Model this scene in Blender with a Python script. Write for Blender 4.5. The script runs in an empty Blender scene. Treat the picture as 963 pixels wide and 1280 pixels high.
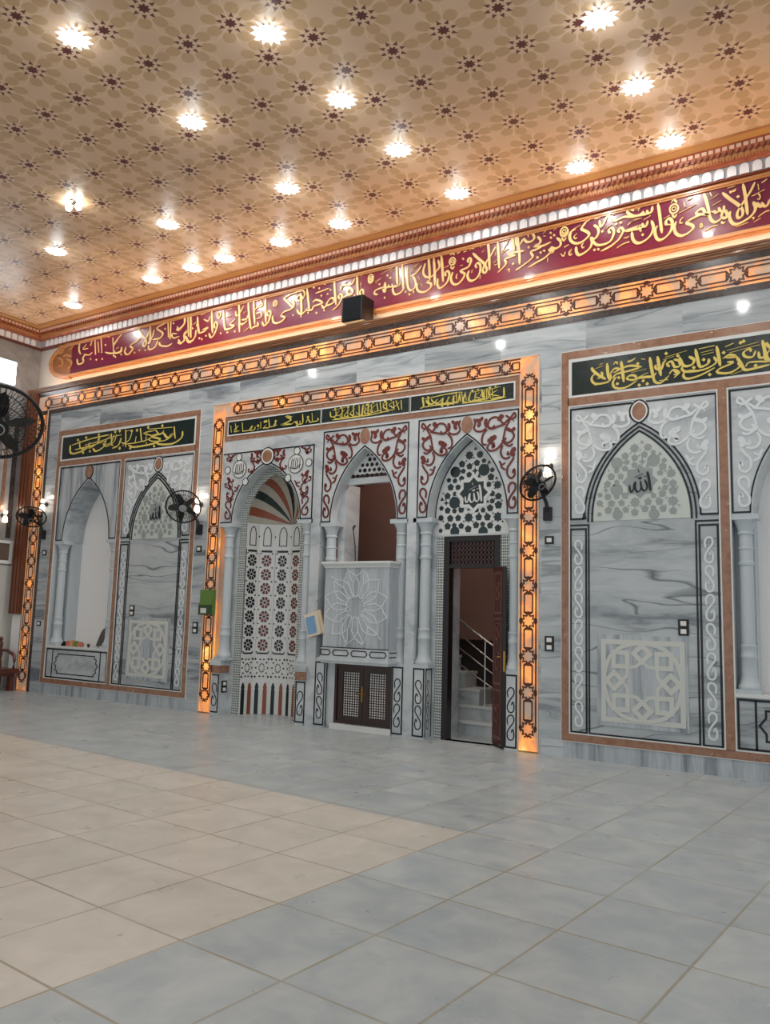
import bpy, math, random
from mathutils import Vector, Matrix
random.seed(7)
SC = bpy.context.scene
COL = SC.collection
R = math.radians

# ------------------------------------------------------------------ camera
cam_d = bpy.data.cameras.new('camera')
cam = bpy.data.objects.new('camera', cam_d); COL.objects.link(cam)
yaw, pitch, roll = -0.56974, 0.12595, 0.0278
F = Vector((math.sin(yaw)*math.cos(pitch), math.cos(yaw)*math.cos(pitch), math.sin(pitch)))
R0 = Vector((math.cos(yaw), -math.sin(yaw), 0)); U0 = R0.cross(F)
RX = R0*math.cos(roll) + U0*math.sin(roll); UX = -R0*math.sin(roll) + U0*math.cos(roll)
M = Matrix((RX, UX, -F)).transposed().to_4x4(); M.translation = Vector((7.2013, -10.2894, 1.75))
cam.matrix_world = M
cam_d.sensor_fit = 'AUTO'; cam_d.sensor_width = 36; cam_d.lens = 1012.185/1280*36
cam_d.clip_start = .05; cam_d.clip_end = 200
SC.camera = cam

# ------------------------------------------------------------------ world, exposure
wd = bpy.data.worlds.new('daylight'); SC.world = wd; wd.use_nodes = True
bg = wd.node_tree.nodes['Background']; bg.inputs[0].default_value = (.86, .93, .98, 1); bg.inputs[1].default_value = .78
SC.view_settings.view_transform = 'Standard'; SC.view_settings.look = 'None'
SC.view_settings.exposure = 0; SC.view_settings.gamma = 1; SC.view_settings.use_curve_mapping = False
try:
    SC.cycles.use_denoising = True
except Exception: pass
LAMP_W = 19.0        # one ceiling downlight
ZC = 7.787           # ceiling height

# ------------------------------------------------------------------ helpers
def lin(c):
    return tuple(((v/255)/12.92 if v/255 <= .04045 else ((v/255+.055)/1.055)**2.4) for v in c)
MATS = {}
def mat(name, rgb, rough=.5, metal=0, spec=.5, emit=None, estr=0, coat=0):
    if name in MATS: return MATS[name]
    m = bpy.data.materials.new(name); m.use_nodes = True
    b = m.node_tree.nodes['Principled BSDF']
    b.inputs['Base Color'].default_value = (*lin(rgb), 1); b.inputs['Roughness'].default_value = rough
    b.inputs['Metallic'].default_value = metal; b.inputs['Specular IOR Level'].default_value = spec
    b.inputs['Coat Weight'].default_value = coat; b.inputs['Coat Roughness'].default_value = .05
    if emit: b.inputs['Emission Color'].default_value = (*lin(emit), 1); b.inputs['Emission Strength'].default_value = estr
    MATS[name] = m; return m
class NT:
    def __init__(s, m): s.t = m.node_tree; s.b = s.t.nodes['Principled BSDF']
    def n(s, typ, ins=None, **kw):
        o = s.t.nodes.new(typ)
        for k, v in kw.items(): setattr(o, k, v)
        for k, v in (ins or {}).items(): s.put(o, k, v)
        return o
    def put(s, o, k, v):
        if isinstance(v, bpy.types.NodeSocket): s.t.links.new(v, o.inputs[k])
        elif isinstance(v, bpy.types.Node): s.t.links.new(v.outputs[0], o.inputs[k])
        else: o.inputs[k].default_value = v
    def m(s, op, a, b=None, c=None, clamp=False):
        o = s.n('ShaderNodeMath', operation=op, use_clamp=clamp)
        for i, v in enumerate((a, b, c)):
            if v is not None: s.put(o, i, v)
        return o.outputs[0]
    def v(s, op, a, b=None):
        o = s.n('ShaderNodeVectorMath', operation=op); s.put(o, 0, a)
        if b is not None: s.put(o, 1, b)
        return o.outputs[0]
    def pos(s): return s.n('ShaderNodeNewGeometry').outputs['Position']
    def mp(s, vec, loc=(0,0,0), rot=(0,0,0), sc=(1,1,1)):
        o = s.n('ShaderNodeMapping'); s.put(o, 0, vec); o.inputs[1].default_value = loc; o.inputs[2].default_value = rot; o.inputs[3].default_value = sc
        return o.outputs[0]
    def noise(s, vec, scale, detail=3, rough=.5, dist=0):
        return s.n('ShaderNodeTexNoise', {'Vector': vec, 'Scale': scale, 'Detail': detail, 'Roughness': rough, 'Distortion': dist}).outputs[0]
    def ramp(s, f, stops, interp='LINEAR'):
        o = s.n('ShaderNodeValToRGB'); s.put(o, 0, f); cr = o.color_ramp; cr.interpolation = interp
        while len(cr.elements) < len(stops): cr.elements.new(1)
        for e, (p, c) in zip(cr.elements, stops):
            e.position = p; e.color = (*lin(c), 1) if len(c) == 3 else c
        return o.outputs[0]
    def mix(s, f, a, b):
        o = s.n('ShaderNodeMix', data_type='RGBA'); s.put(o, 0, f)
        for k, v in ((6, a), (7, b)):
            if isinstance(v, tuple): v = (*lin(v), 1)
            s.put(o, k, v)
        return o.outputs[2]
    def xyz(s, vec): return s.n('ShaderNodeSeparateXYZ', {0: vec}).outputs
    def cxyz(s, x, y, z): return s.n('ShaderNodeCombineXYZ', {0: x, 1: y, 2: z}).outputs[0]

def marble(name, base, mid, vein, sc=(.34, 1, 3.0), bw=1.25, bh=.62, rough=.16, joint=True, amt=1.0, seed=0.):
    """veined polished stone in slabs; the veins run along the slab"""
    m = mat(name, base, rough, spec=.5); t = NT(m); p = t.pos(); x, y, z = t.xyz(p)
    zi = t.m('FLOOR', t.m('DIVIDE', t.m('ADD', z, -.21), bh)); xo = t.m('MULTIPLY', t.m('MODULO', zi, 2.), bw*.5)
    xi = t.m('FLOOR', t.m('DIVIDE', t.m('ADD', x, xo), bw))
    wn = t.n('ShaderNodeTexWhiteNoise', {'Vector': t.cxyz(xi, seed, zi)}, noise_dimensions='3D').outputs[1]
    off = t.v('MULTIPLY', wn, (23., 17., 31.)) if joint else (seed, seed, seed)
    q = t.v('ADD', t.mp(p, sc=sc), off)
    wz = t.noise(t.mp(q, sc=(.9, .9, .6)), 1.4, 2)
    q2 = t.v('ADD', q, t.cxyz(0, 0, t.m('MULTIPLY', t.m('SUBTRACT', wz, .5), 1.5)))
    n1 = t.noise(q2, 1.1, 6, .62, .35); n2 = t.noise(q2, 2.6, 4, .6, .8)
    c = t.ramp(n1, [(.0, vein), (.37, vein), (.445, mid), (.54, base), (1, base)])
    c2 = t.ramp(n2, [(0, mid), (.38, mid), (.55, base), (1, base)])
    o = t.mix(.62, c2, c)
    n3 = t.noise(t.mp(q2, loc=(2.3, 0, 5.1), sc=(.42, 1, .8)), 1.5, 2.2, .42)
    wv = t.n('ShaderNodeMapRange', {0: n1, 1: .46, 2: .62, 3: .004, 4: .026}).outputs[0]
    th = t.m('SUBTRACT', 1., t.m('DIVIDE', t.m('ABSOLUTE', t.m('SUBTRACT', n3, .5)), wv), clamp=True)
    o = t.mix(t.m('MULTIPLY', th, .8*amt), o, vein)
    if joint:
        fx = t.m('FRACT', t.m('DIVIDE', t.m('ADD', x, xo), bw)); fz = t.m('FRACT', t.m('DIVIDE', t.m('ADD', z, -.21), bh))
        j = t.m('MAXIMUM', t.m('LESS_THAN', fx, .004/bw), t.m('LESS_THAN', fz, .004/bh))
        tone = t.m('MULTIPLY', t.m('SUBTRACT', t.xyz(wn)[1], .5), .30)
        hs = t.n('ShaderNodeHueSaturation', {'Color': o, 'Value': t.m('ADD', 1., tone)}).outputs[0]
        o = t.mix(t.m('MULTIPLY', j, .35), hs, mid)
    t.put(t.b, 'Base Color', o); return m

M_CLAD = marble('grey veined marble', (186,193,197), (152,161,167), (78,88,98), rough=.055, amt=.7)
M_LITE = marble('pale grey marble', (200,206,209), (180,187,192), (146,154,160), joint=False, sc=(1.2,1,2.2), seed=3., rough=.10, amt=.15)
M_VERT = marble('pale marble veined upright', (184,191,196), (148,156,164), (102,112,122), joint=False, sc=(5.5,1,.5), seed=9., amt=.2)
M_SLAB = marble('streaked grey marble', (182,189,192), (152,160,165), (62,72,80), joint=False, sc=(.42,1,2.5), seed=5.3, rough=.09)
M_COLM = mat('grey column marble', (188,197,202), .22)
M_WHITE = mat('white marble', (214,217,216), .25)
M_CARV = mat('white stone relief', (214,221,224), .3)
M_BLACK = mat('black stone inlay', (14,17,21), .15)
M_RED = mat('red brown stone inlay', (104,40,32), .25)
M_GREY = mat('grey green stone inlay', (146,154,154), .25)
M_DKGREEN = mat('dark green stone inlay', (26,42,42), .2)
M_BRICKRED = mat('rust stone inlay', (142,74,52), .3)
M_GOLD = mat('gold paint', (212,186,126), .38, spec=.5)
M_GOLDP = mat('yellow gold paint', (214,196,96), .4)
M_PLAST = mat('white plaster', (240,240,240), .7)
M_WALLW = mat('white upper wall paint', (222,216,208), .6)
M_DOOR = mat('dark stained wood', (46,22,20), .3, coat=.3)
M_DOORF = mat('near black stained wood', (24,16,16), .35)
M_BROWNW = mat('brown painted plaster', (136,104,92), .6)
M_DADO = mat('dark stair dado', (40,34,34), .4)
M_BLK = mat('black plastic', (12,13,15), .4)
M_BLK2 = mat('matt black cloth', (14,18,23), .9, spec=.2)
M_STEEL = mat('brushed steel', (200,196,190), .25, 1)
M_BRASS = mat('brass', (176,136,70), .3, 1)
M_SWW = mat('white switch plastic', (225,225,222), .35)
M_CHROME = mat('grey plastic cap', (150,155,158), .35)

def breccia(name, base, dark, lite, sc=9.):
    m = mat(name, base, .2); t = NT(m); p = t.pos()
    n = t.noise(p, sc, 5, .6); n2 = t.n('ShaderNodeTexVoronoi', {'Vector': t.v('ADD', p, t.mp(p, sc=(.3,.3,.3))), 'Scale': sc*1.6}).outputs[0]
    c = t.ramp(n, [(.3, dark), (.55, base), (.8, base)])
    w = t.noise(t.mp(p, loc=(4,2,7)), sc*1.7, 3, .55, 1.)
    c = t.mix(t.m('GREATER_THAN', w, .69), c, lite)
    t.put(t.b, 'Base Color', c); return m
M_TAN = breccia('rose tan breccia', (154,116,94), (134,96,74), (204,180,158))
M_GRAN = breccia('dark speckled granite', (72,62,60), (44,38,38), (150,140,132), 16.)
M_GREENP = breccia('dark green plaque stone', (24,40,38), (16,28,28), (40,58,54), 5.)
M_MAROON = mat('maroon lacquer', (100,20,50), .28, coat=.3)
t = NT(M_MAROON); c = t.ramp(t.noise(t.pos(), .7, 2), [(.35, (112,16,40)), (.65, (92,22,56))]); t.put(t.b, 'Base Color', c)

def wood(name, a, b, sc=(2, 40, 40), rough=.35):
    m = mat(name, a, rough, coat=.25); t = NT(m)
    n = t.noise(t.mp(t.pos(), sc=sc), 1., 4, .6, .4); t.put(t.b, 'Base Color', t.ramp(n, [(.3, b), (.65, a)])); return m
M_WOODL = wood('honey wood moulding', (196,142,92), (168,112,66))
M_WOODB = wood('brown wood moulding', (150,98,58), (112,68,40))
M_CORN = wood('carved red brown cornice', (186,108,74), (150,78,50), (6,6,6))
M_CORND = mat('dark brown cornice recess', (112,54,36), .5)
M_CORNB = mat('cream pink dentil', (232,196,172), .45)
M_CORNG = mat('grey cornice plaster', (176,176,180), .5)
M_CORNW = mat('white cornice arch plaster', (246,246,248), .4)
M_TRIMW = wood('fluted brown wood', (128,72,42), (86,44,24), (60, 60, 1.2))
M_BENCH = wood('dark red bench wood', (104,56,46), (76,38,32), (8,8,8))

def onyx(name):
    m = mat(name, (214,180,150), .18); t = NT(m); p = t.pos()
    n = t.noise(t.mp(p, sc=(1.0,1,1.0)), 1.9, 4, .55, .9); n2 = t.noise(t.mp(p, loc=(3,3,3)), 3.2, 3, .5, 1.4)
    c = t.ramp(n, [(.30, (198,178,164)), (.43, (206,160,124)), (.50, (238,134,48)), (.60, (255,160,54)), (.74, (255,206,104))])
    s = t.ramp(n, [(.30, (.14,)*3+(1,)), (.44, (.26,)*3+(1,)), (.52, (.72,)*3+(1,)), (.72, (1.0,)*3+(1,))])
    c = t.mix(t.m('MULTIPLY', t.m('GREATER_THAN', n2, .6), .35), c, (186,84,32))
    t.put(t.b, 'Base Color', t.mix(.6, c, (196,170,150))); t.put(t.b, 'Emission Color', c); t.put(t.b, 'Emission Strength', t.m('MULTIPLY', s, .95)); return m
M_ONYX = onyx('backlit honey onyx')
M_ONYXL = mat('brown onyx tracery', (84,42,24), .3)
M_ONYXR = mat('pale stone edging', (222,196,170), .25)

# lattice of small dark dots for the narrow jamb strips
M_DOTS = mat('fine pierced lattice stone', (190,198,194), .3); t = NT(M_DOTS); p = t.pos(); x, y, z = t.xyz(p)
s = t.m('ADD', t.m('ABSOLUTE', t.m('SINE', t.m('MULTIPLY', t.m('ADD', x, t.m('MULTIPLY', y, .8)), 112.))), t.m('ABSOLUTE', t.m('SINE', t.m('MULTIPLY', z, 78.))))
s2 = t.m('ADD', t.m('ABSOLUTE', t.m('COSINE', t.m('MULTIPLY', t.m('ADD', x, t.m('MULTIPLY', y, .8)), 56.))), t.m('ABSOLUTE', t.m('SINE', t.m('MULTIPLY', z, 39.))))
d = t.m('MAXIMUM', t.m('GREATER_THAN', s, 1.42), t.m('LESS_THAN', s2, .34)); t.put(t.b, 'Base Color', t.mix(d, (200,206,202), (66,74,72)))

# floor: square tiles turned a little from the wall, a beige field and a blue-grey border
M_FLOOR = mat('polished floor tiles', (170,176,180), .30, spec=.4); t = NT(M_FLOOR); p = t.pos()
q = t.mp(t.v('SUBTRACT', p, (2.461, -6.1445, 0)), rot=(0, 0, R(4.45)))
q = t.v('MULTIPLY', q, (1/.7385, 1/.7400, 1)); u, v, _ = t.xyz(q)
iu, iv = t.m('FLOOR', u), t.m('FLOOR', v); fu, fv = t.m('FRACT', u), t.m('FRACT', v)
wn = t.n('ShaderNodeTexWhiteNoise', {'Vector': t.cxyz(iu, iv, 0.)}, noise_dimensions='3D').outputs
warm = t.m('MULTIPLY', t.m('LESS_THAN', u, 2.015), t.m('LESS_THAN', v, 2.93))
cl = t.noise(t.v('ADD', t.mp(p, sc=(1,1,1)), t.v('MULTIPLY', wn[1], (9.,9.,9.))), 2.6, 5, .6, .5)
cool = t.ramp(cl, [(.3, (152,163,170)), (.7, (178,185,186))]); wrm = t.ramp(cl, [(.3, (186,182,174)), (.7, (202,198,190))])
far = t.n('ShaderNodeMapRange', {0: t.xyz(p)[1], 1: -4.5, 2: -1., 3: 0., 4: 1.}).outputs[0]
c = t.mix(warm, cool, wrm)
tone = t.n('ShaderNodeHueSaturation', {'Color': c, 'Value': t.m('ADD', .96, t.m('MULTIPLY', wn[0], .08))}).outputs[0]
g = .011
ln = t.m('MAXIMUM', t.m('MAXIMUM', t.m('LESS_THAN', fu, g), t.m('GREATER_THAN', fu, 1-g)), t.m('MAXIMUM', t.m('LESS_THAN', fv, g), t.m('GREATER_THAN', fv, 1-g)))
dirt = t.noise(p, 1.3, 4, .6)
c = t.mix(t.m('MULTIPLY', ln, t.n('ShaderNodeMapRange', {0: dirt, 1: .35, 2: .6, 3: .45, 4: .95}).outputs[0]), tone, (146,138,118))
spk = t.noise(p, 9., 3, .5); c = t.mix(t.m('MULTIPLY', t.m('GREATER_THAN', spk, .79), .35), c, (150,128,108))
t.put(t.b, 'Base Color', c)
t.put(t.b, 'Roughness', t.n('ShaderNodeMapRange', {0: t.noise(p, 3., 4), 1: .3, 2: .7, 3: .26, 4: .42}).outputs[0])

# ceiling: printed eight-petal rosettes on a square grid
M_CEIL = mat('printed tan ceiling', (206,170,134), .34, spec=.4); t = NT(M_CEIL); p = t.pos(); x, y, z = t.xyz(p)
fx = t.m('SUBTRACT', t.m('FRACT', t.m('ADD', t.m('DIVIDE', t.m('SUBTRACT', x, 5.905), .618), .5)), .5)
fy = t.m('SUBTRACT', t.m('FRACT', t.m('ADD', t.m('DIVIDE', t.m('ADD', y, 1.123), .604), .5)), .5)
rr = t.m('SQRT', t.m('ADD', t.m('MULTIPLY', fx, fx), t.m('MULTIPLY', fy, fy))); an = t.m('ARCTAN2', fy, fx)
c8 = t.m('COSINE', t.m('MULTIPLY', an, 8.))
sect = t.m('SUBTRACT', t.m('FRACT', t.m('ADD', t.m('DIVIDE', an, math.pi/4), .5)), .5)           # 0 on a petal's axis
tang = t.m('MULTIPLY', t.m('MULTIPLY', sect, math.pi/4), rr)
pet = t.m('ADD', t.m('POWER', t.m('ABSOLUTE', t.m('DIVIDE', t.m('SUBTRACT', rr, .372), .132)), 2.6), t.m('POWER', t.m('ABSOLUTE', t.m('DIVIDE', tang, .122)), 2.6))
petal = t.m('LESS_THAN', pet, 1.); petin = t.m('LESS_THAN', pet, .72)
tri = t.m('MULTIPLY', t.m('MULTIPLY', t.m('GREATER_THAN', rr, .155), t.m('LESS_THAN', rr, .262)), t.m('LESS_THAN', t.m('ABSOLUTE', tang), t.m('MULTIPLY', t.m('SUBTRACT', .262, rr), .40)))
core = t.m('LESS_THAN', rr, t.m('ADD', .092, t.m('MULTIPLY', c8, .018)))
half = t.m('SUBTRACT', .5, t.m('ABSOLUTE', sect)); lnw = t.m('MULTIPLY', t.m('LESS_THAN', t.m('MULTIPLY', t.m('MULTIPLY', half, math.pi/4), rr), .010), t.m('MULTIPLY', t.m('GREATER_THAN', rr, .11), t.m('LESS_THAN', rr, .62)))
c = t.ramp(t.noise(p, 1.2, 3), [(.3, (222,190,160)), (.7, (230,198,166))])
c = t.mix(petal, c, (216,182,143)); c = t.mix(petin, c, (207,172,132)); c = t.mix(t.m('MULTIPLY', lnw, .75), c, (236,212,180)); c = t.mix(tri, c, (112,72,60)); c = t.mix(core, c, (104,54,52))
t.put(t.b, 'Base Color', c)

# ------------------------------------------------------------------ mesh builder
class MB:
    def __init__(s): s.v = []; s.f = []; s.sm = False
    def add(s, vs, fs):
        o = len(s.v); s.v += [tuple(v) for v in vs]; s.f += [tuple(i+o for i in f) for f in fs]; return s
    def box(s, x0, x1, y0, y1, z0, z1):
        return s.add([(x0,y0,z0),(x1,y0,z0),(x1,y1,z0),(x0,y1,z0),(x0,y0,z1),(x1,y0,z1),(x1,y1,z1),(x0,y1,z1)],
                     [(0,3,2,1),(4,5,6,7),(0,1,5,4),(1,2,6,5),(2,3,7,6),(3,0,4,7)])
    def prism(s, poly, y0, y1):                       # polygon in x,z pushed along y
        n = len(poly); vs = [(x, y0, z) for x, z in poly] + [(x, y1, z) for x, z in poly]
        return s.add(vs, [tuple(range(n)), tuple(range(2*n-1, n-1, -1))] + [(i, i+n, (i+1) % n+n, (i+1) % n) for i in range(n)])
    def frame(s, o, i, y0, y1):                       # rectangle with a rectangular hole: (x0,x1,z0,z1)
        a, b = o, i
        s.box(a[0], b[0], y0, y1, a[2], a[3]); s.box(b[1], a[1], y0, y1, a[2], a[3])
        s.box(b[0], b[1], y0, y1, a[2], b[2]); s.box(b[0], b[1], y0, y1, b[3], a[3]); return s
    def strip(s, lo, hi, y0, y1):                     # band between two x,z polylines, pushed along y
        n = len(lo); vs = []
        for p, q in zip(lo, hi): vs += [(p[0], y0, p[1]), (q[0], y0, q[1]), (p[0], y1, p[1]), (q[0], y1, q[1])]
        fs = []
        for i in range(n-1):
            a, b = 4*i, 4*i+4
            fs += [(a, b, b+1, a+1), (a+2, a+3, b+3, b+2), (a, a+2, b+2, b), (a+1, b+1, b+3, a+3)]
        fs += [(0, 1, 3, 2), (4*n-4, 4*n-2, 4*n-1, 4*n-3)]
        return s.add(vs, fs)
    def stroke(s, pts, w, y0, y1, nib=None, taper=True, smooth=3, closed=False):
        P = [Vector((a, b)) for a, b in pts]
        if closed: P = P + [P[0]]
        if smooth > 1 and len(P) > 2:
            Q = []
            for i in range(len(P)-1):
                p0 = P[i-1] if i else (P[-2] if closed else P[0]*2-P[1]); p1, p2 = P[i], P[i+1]
                p3 = P[i+2] if i+2 < len(P) else (P[1] if closed else P[-1]*2-P[-2])
                for k in range(smooth):
                    u = k/smooth
                    Q.append(.5*((2*p1)+(p2-p0)*u+(2*p0-5*p1+4*p2-p3)*u*u+(3*p1-p0-3*p2+p3)*u**3))
            Q.append(P[-1]); P = Q
        lo, hi = [], []; n = len(P)
        for i, p in enumerate(P):
            a = P[max(i-1, 0)] if not (closed and i in (0, n-1)) else P[-2]
            b = P[min(i+1, n-1)] if not (closed and i in (0, n-1)) else P[1]
            d = b-a
            if d.length < 1e-9: d = Vector((1, 0))
            d.normalize(); nrm = Vector((-d.y, d.x)); h = w/2
            if nib is not None: h *= .42+.62*abs(math.sin(math.atan2(d.y, d.x)-nib))
            if taper and not closed and i in (0, n-1): h *= .45
            lo.append(p-nrm*h); hi.append(p+nrm*h)
        return s.strip(lo, hi, y0, y1)
    def poly(s, pts, w, y0, y1, closed=False):        # straight inlay line with mitred corners
        P = [Vector(p) for p in pts]; n = len(P); lo, hi = [], []
        for i, p in enumerate(P):
            a = P[i-1] if (i or closed) else None; b = P[(i+1) % n] if (i < n-1 or closed) else None
            d1 = (p-a).normalized() if a is not None else None; d2 = (b-p).normalized() if b is not None else None
            if d1 is None: d1 = d2
            if d2 is None: d2 = d1
            n1 = Vector((-d1.y, d1.x)); n2 = Vector((-d2.y, d2.x)); mm = n1+n2
            if mm.length < 1e-6: mm = n1
            mm.normalize(); k = w/2/max(.35, mm.dot(n1)); lo.append(p-mm*k); hi.append(p+mm*k)
        if closed: lo.append(lo[0]); hi.append(hi[0])
        return s.strip(lo, hi, y0, y1)
    def ngon(s, cx, cz, r, k, y0, y1, star=None, rot=0):
        pts = []
        n = k*2 if star else k
        for i in range(n):
            a = rot+2*math.pi*i/n; q = r if (not star or i % 2 == 0) else r*star; pts.append((cx+q*math.cos(a), cz+q*math.sin(a)))
        vs = [(cx, y0, cz)] + [(x, y0, z) for x, z in pts] + [(x, y1, z) for x, z in pts]
        fs = [(0, i+1, (i+1) % n+1) for i in range(n)] + [(i+1, i+1+n, (i+1) % n+1+n, (i+1) % n+1) for i in range(n)]
        return s.add(vs, fs)
    def lathe(s, prof, cx, cy, n=20, axis=2):         # profile (radius, z)
        vs, fs = [], []
        for r, z in prof:
            for k in range(n):
                a = 2*math.pi*k/n; vs.append((cx+r*math.cos(a), cy+r*math.sin(a), z))
        for i in range(len(prof)-1):
            for k in range(n):
                fs.append((i*n+k, i*n+(k+1) % n, (i+1)*n+(k+1) % n, (i+1)*n+k))
        fs += [tuple(range(n-1, -1, -1)), tuple((len(prof)-1)*n+k for k in range(n))]
        return s.add(vs, fs)
    def tube(s, pts, r, n=8):
        P = [Vector(p) for p in pts]; vs, fs = [], []; rs = r if isinstance(r, (list, tuple)) else [r]*len(P)
        up = None
        for i, p in enumerate(P):
            d = (P[min(i+1, len(P)-1)]-P[max(i-1, 0)]).normalized()
            if up is None: up = Vector((0, 0, 1)) if abs(d.z) < .9 else Vector((1, 0, 0))
            a = d.cross(up).normalized(); b = a.cross(d)
            for k in range(n):
                t_ = 2*math.pi*k/n; vs.append(p+a*(rs[i]*math.cos(t_))+b*(rs[i]*math.sin(t_)))
        for i in range(len(P)-1):
            for k in range(n): fs.append((i*n+k, i*n+(k+1) % n, (i+1)*n+(k+1) % n, (i+1)*n+k))
        fs += [tuple(range(n-1, -1, -1)), tuple((len(P)-1)*n+k for k in range(n))]
        return s.add(vs, fs)
    def ring(s, c, ax, rad, r, n=36, m=6):
        ax = Vector(ax).normalized(); a = ax.orthogonal().normalized(); b = ax.cross(a); c = Vector(c); vs, fs = [], []
        for i in range(n):
            t_ = 2*math.pi*i/n; d = a*math.cos(t_)+b*math.sin(t_)
            for k in range(m):
                p_ = 2*math.pi*k/m; vs.append(c+d*(rad+r*math.cos(p_))+ax*(r*math.sin(p_)))
        for i in range(n):
            for k in range(m): fs.append((i*m+k, i*m+(k+1) % m, ((i+1) % n)*m+(k+1) % m, ((i+1) % n)*m+k))
        return s.add(vs, fs)
    def xf(s, mtx, start=0):
        for i in range(start, len(s.v)): s.v[i] = tuple(mtx @ Vector(s.v[i]))
        return s
    def extrude_x(s, prof, x0, x1):                   # closed profile (y,z) pushed along x
        n = len(prof)
        return s.add([(x0, y, z) for y, z in prof]+[(x1, y, z) for y, z in prof],
                     [tuple(range(n)), tuple(range(2*n-1, n-1, -1))]+[(i, (i+1) % n, (i+1) % n+n, i+n) for i in range(n)])
    def extrude_y(s, prof, y0, y1):                   # closed profile (x,z) pushed along y
        n = len(prof)
        return s.add([(x, y0, z) for x, z in prof]+[(x, y1, z) for x, z in prof],
                     [tuple(range(n)), tuple(range(2*n-1, n-1, -1))]+[(i, (i+1) % n, (i+1) % n+n, i+n) for i in range(n)])

def obj(name, mb, m, parent=None, smooth=False, local=False):
    me = bpy.data.meshes.new(name)
    off = Vector((0, 0, 0)) if (parent is None or local) else parent['_o']
    off = Vector(off)
    me.from_pydata([tuple(Vector(v)-off) for v in mb.v], [], mb.f); me.validate()
    me.materials.append(m)
    import bmesh
    b = bmesh.new(); b.from_mesh(me); bmesh.ops.recalc_face_normals(b, faces=b.faces); b.to_mesh(me); b.free()
    if smooth:
        me.polygons.foreach_set('use_smooth', [True]*len(me.polygons))
        try: me.set_sharp_from_angle(angle=R(38))
        except Exception: pass
    o = bpy.data.objects.new(name, me); COL.objects.link(o)
    if parent is not None: o.parent = parent
    return o
ROOTS = []
def thing(name, label, cat, loc=(0, 0, 0), group=None):
    o = bpy.data.objects.new(name, None); COL.objects.link(o); o.location = loc; o.empty_display_size = .1
    o['label'] = label; o['category'] = cat; o['kind'] = 'thing'; o['_o'] = tuple(loc); ROOTS.append(o)
    if group: o['group'] = group
    return o
def sub(name, mb, m, part, smooth=False):             # sub-part: child of a part, which keeps its thing's origin
    part['_o'] = part.parent['_o'] if part.parent is not None else (0, 0, 0)
    return obj(name, mb, m, part, smooth)
def struct(name, mb, m, smooth=False):
    o = obj(name, mb, m, None, smooth); o['kind'] = 'structure'; return o
def dup(root, loc, label, group=None):
    r = root.copy(); COL.objects.link(r); r.location = loc; r['label'] = label; r['_o'] = tuple(loc)
    if group: r['group'] = group
    for ch in list(root.children):
        c = ch.copy(); COL.objects.link(c); c.parent = r
        for g in list(ch.children):
            d_ = g.copy(); COL.objects.link(d_); d_.parent = c
    return r
def arch(cx, z0, h, H, n=14):                         # pointed arch, springing to springing
    k = (H*H-h*h)/(2*h); r = h+k; L = []
    a1 = math.asin(min(1, H/r))
    for i in range(n+1):
        a = a1*i/n; L.append((cx+k-r*math.cos(a), z0+r*math.sin(a)))
    return L+[(2*cx-x, z) for x, z in L[-2::-1]]
def spandrel(mb, cx, x0, x1, z0, z1, h, H, y0, y1, n=14):
    a = arch(cx, z0, h, H, n)
    mb.strip(a, [(x, z1) for x, z in a], y0, y1)
    mb.box(x0, cx-h, y0, y1, z0, z1); mb.box(cx+h, x1, y0, y1, z0, z1); return mb
WD = {'7': .056, '6': .052, '5': .046, '4': .034, '3': .020}
def strokes(mb, data, yf, yb, k=1., tx=0, tz=0, sx=1, sz=1, nib=R(35), dot=.027, smooth=3, only=None):
    for i, s_ in enumerate(data):
        w = s_[0]; P = [(tx+sx*s_[j]/1000, tz+sz*s_[j+1]/1000) for j in range(1, len(s_), 2)]
        y = yf-(i % 7)*.0004
        if w == 'd': mb.ngon(P[0][0], P[0][1], dot*k, 4, y, yb)
        elif w == 'r':
            r = abs(P[1][1]-P[0][1])
            mb.stroke([(P[0][0]+.85*r*math.cos(q*.785), P[0][1]+r*math.sin(q*.785)) for q in range(8)], .026*k, y, yb, closed=True)
            mb.stroke([(P[0][0]+.4*r*math.cos(q*.785), P[0][1]+.4*r*math.sin(q*.785)) for q in range(8)], .016*k, y, yb, closed=True)
        else: mb.stroke(P, WD[w]*k, y, yb, nib=nib, smooth=smooth)
    return mb

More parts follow.
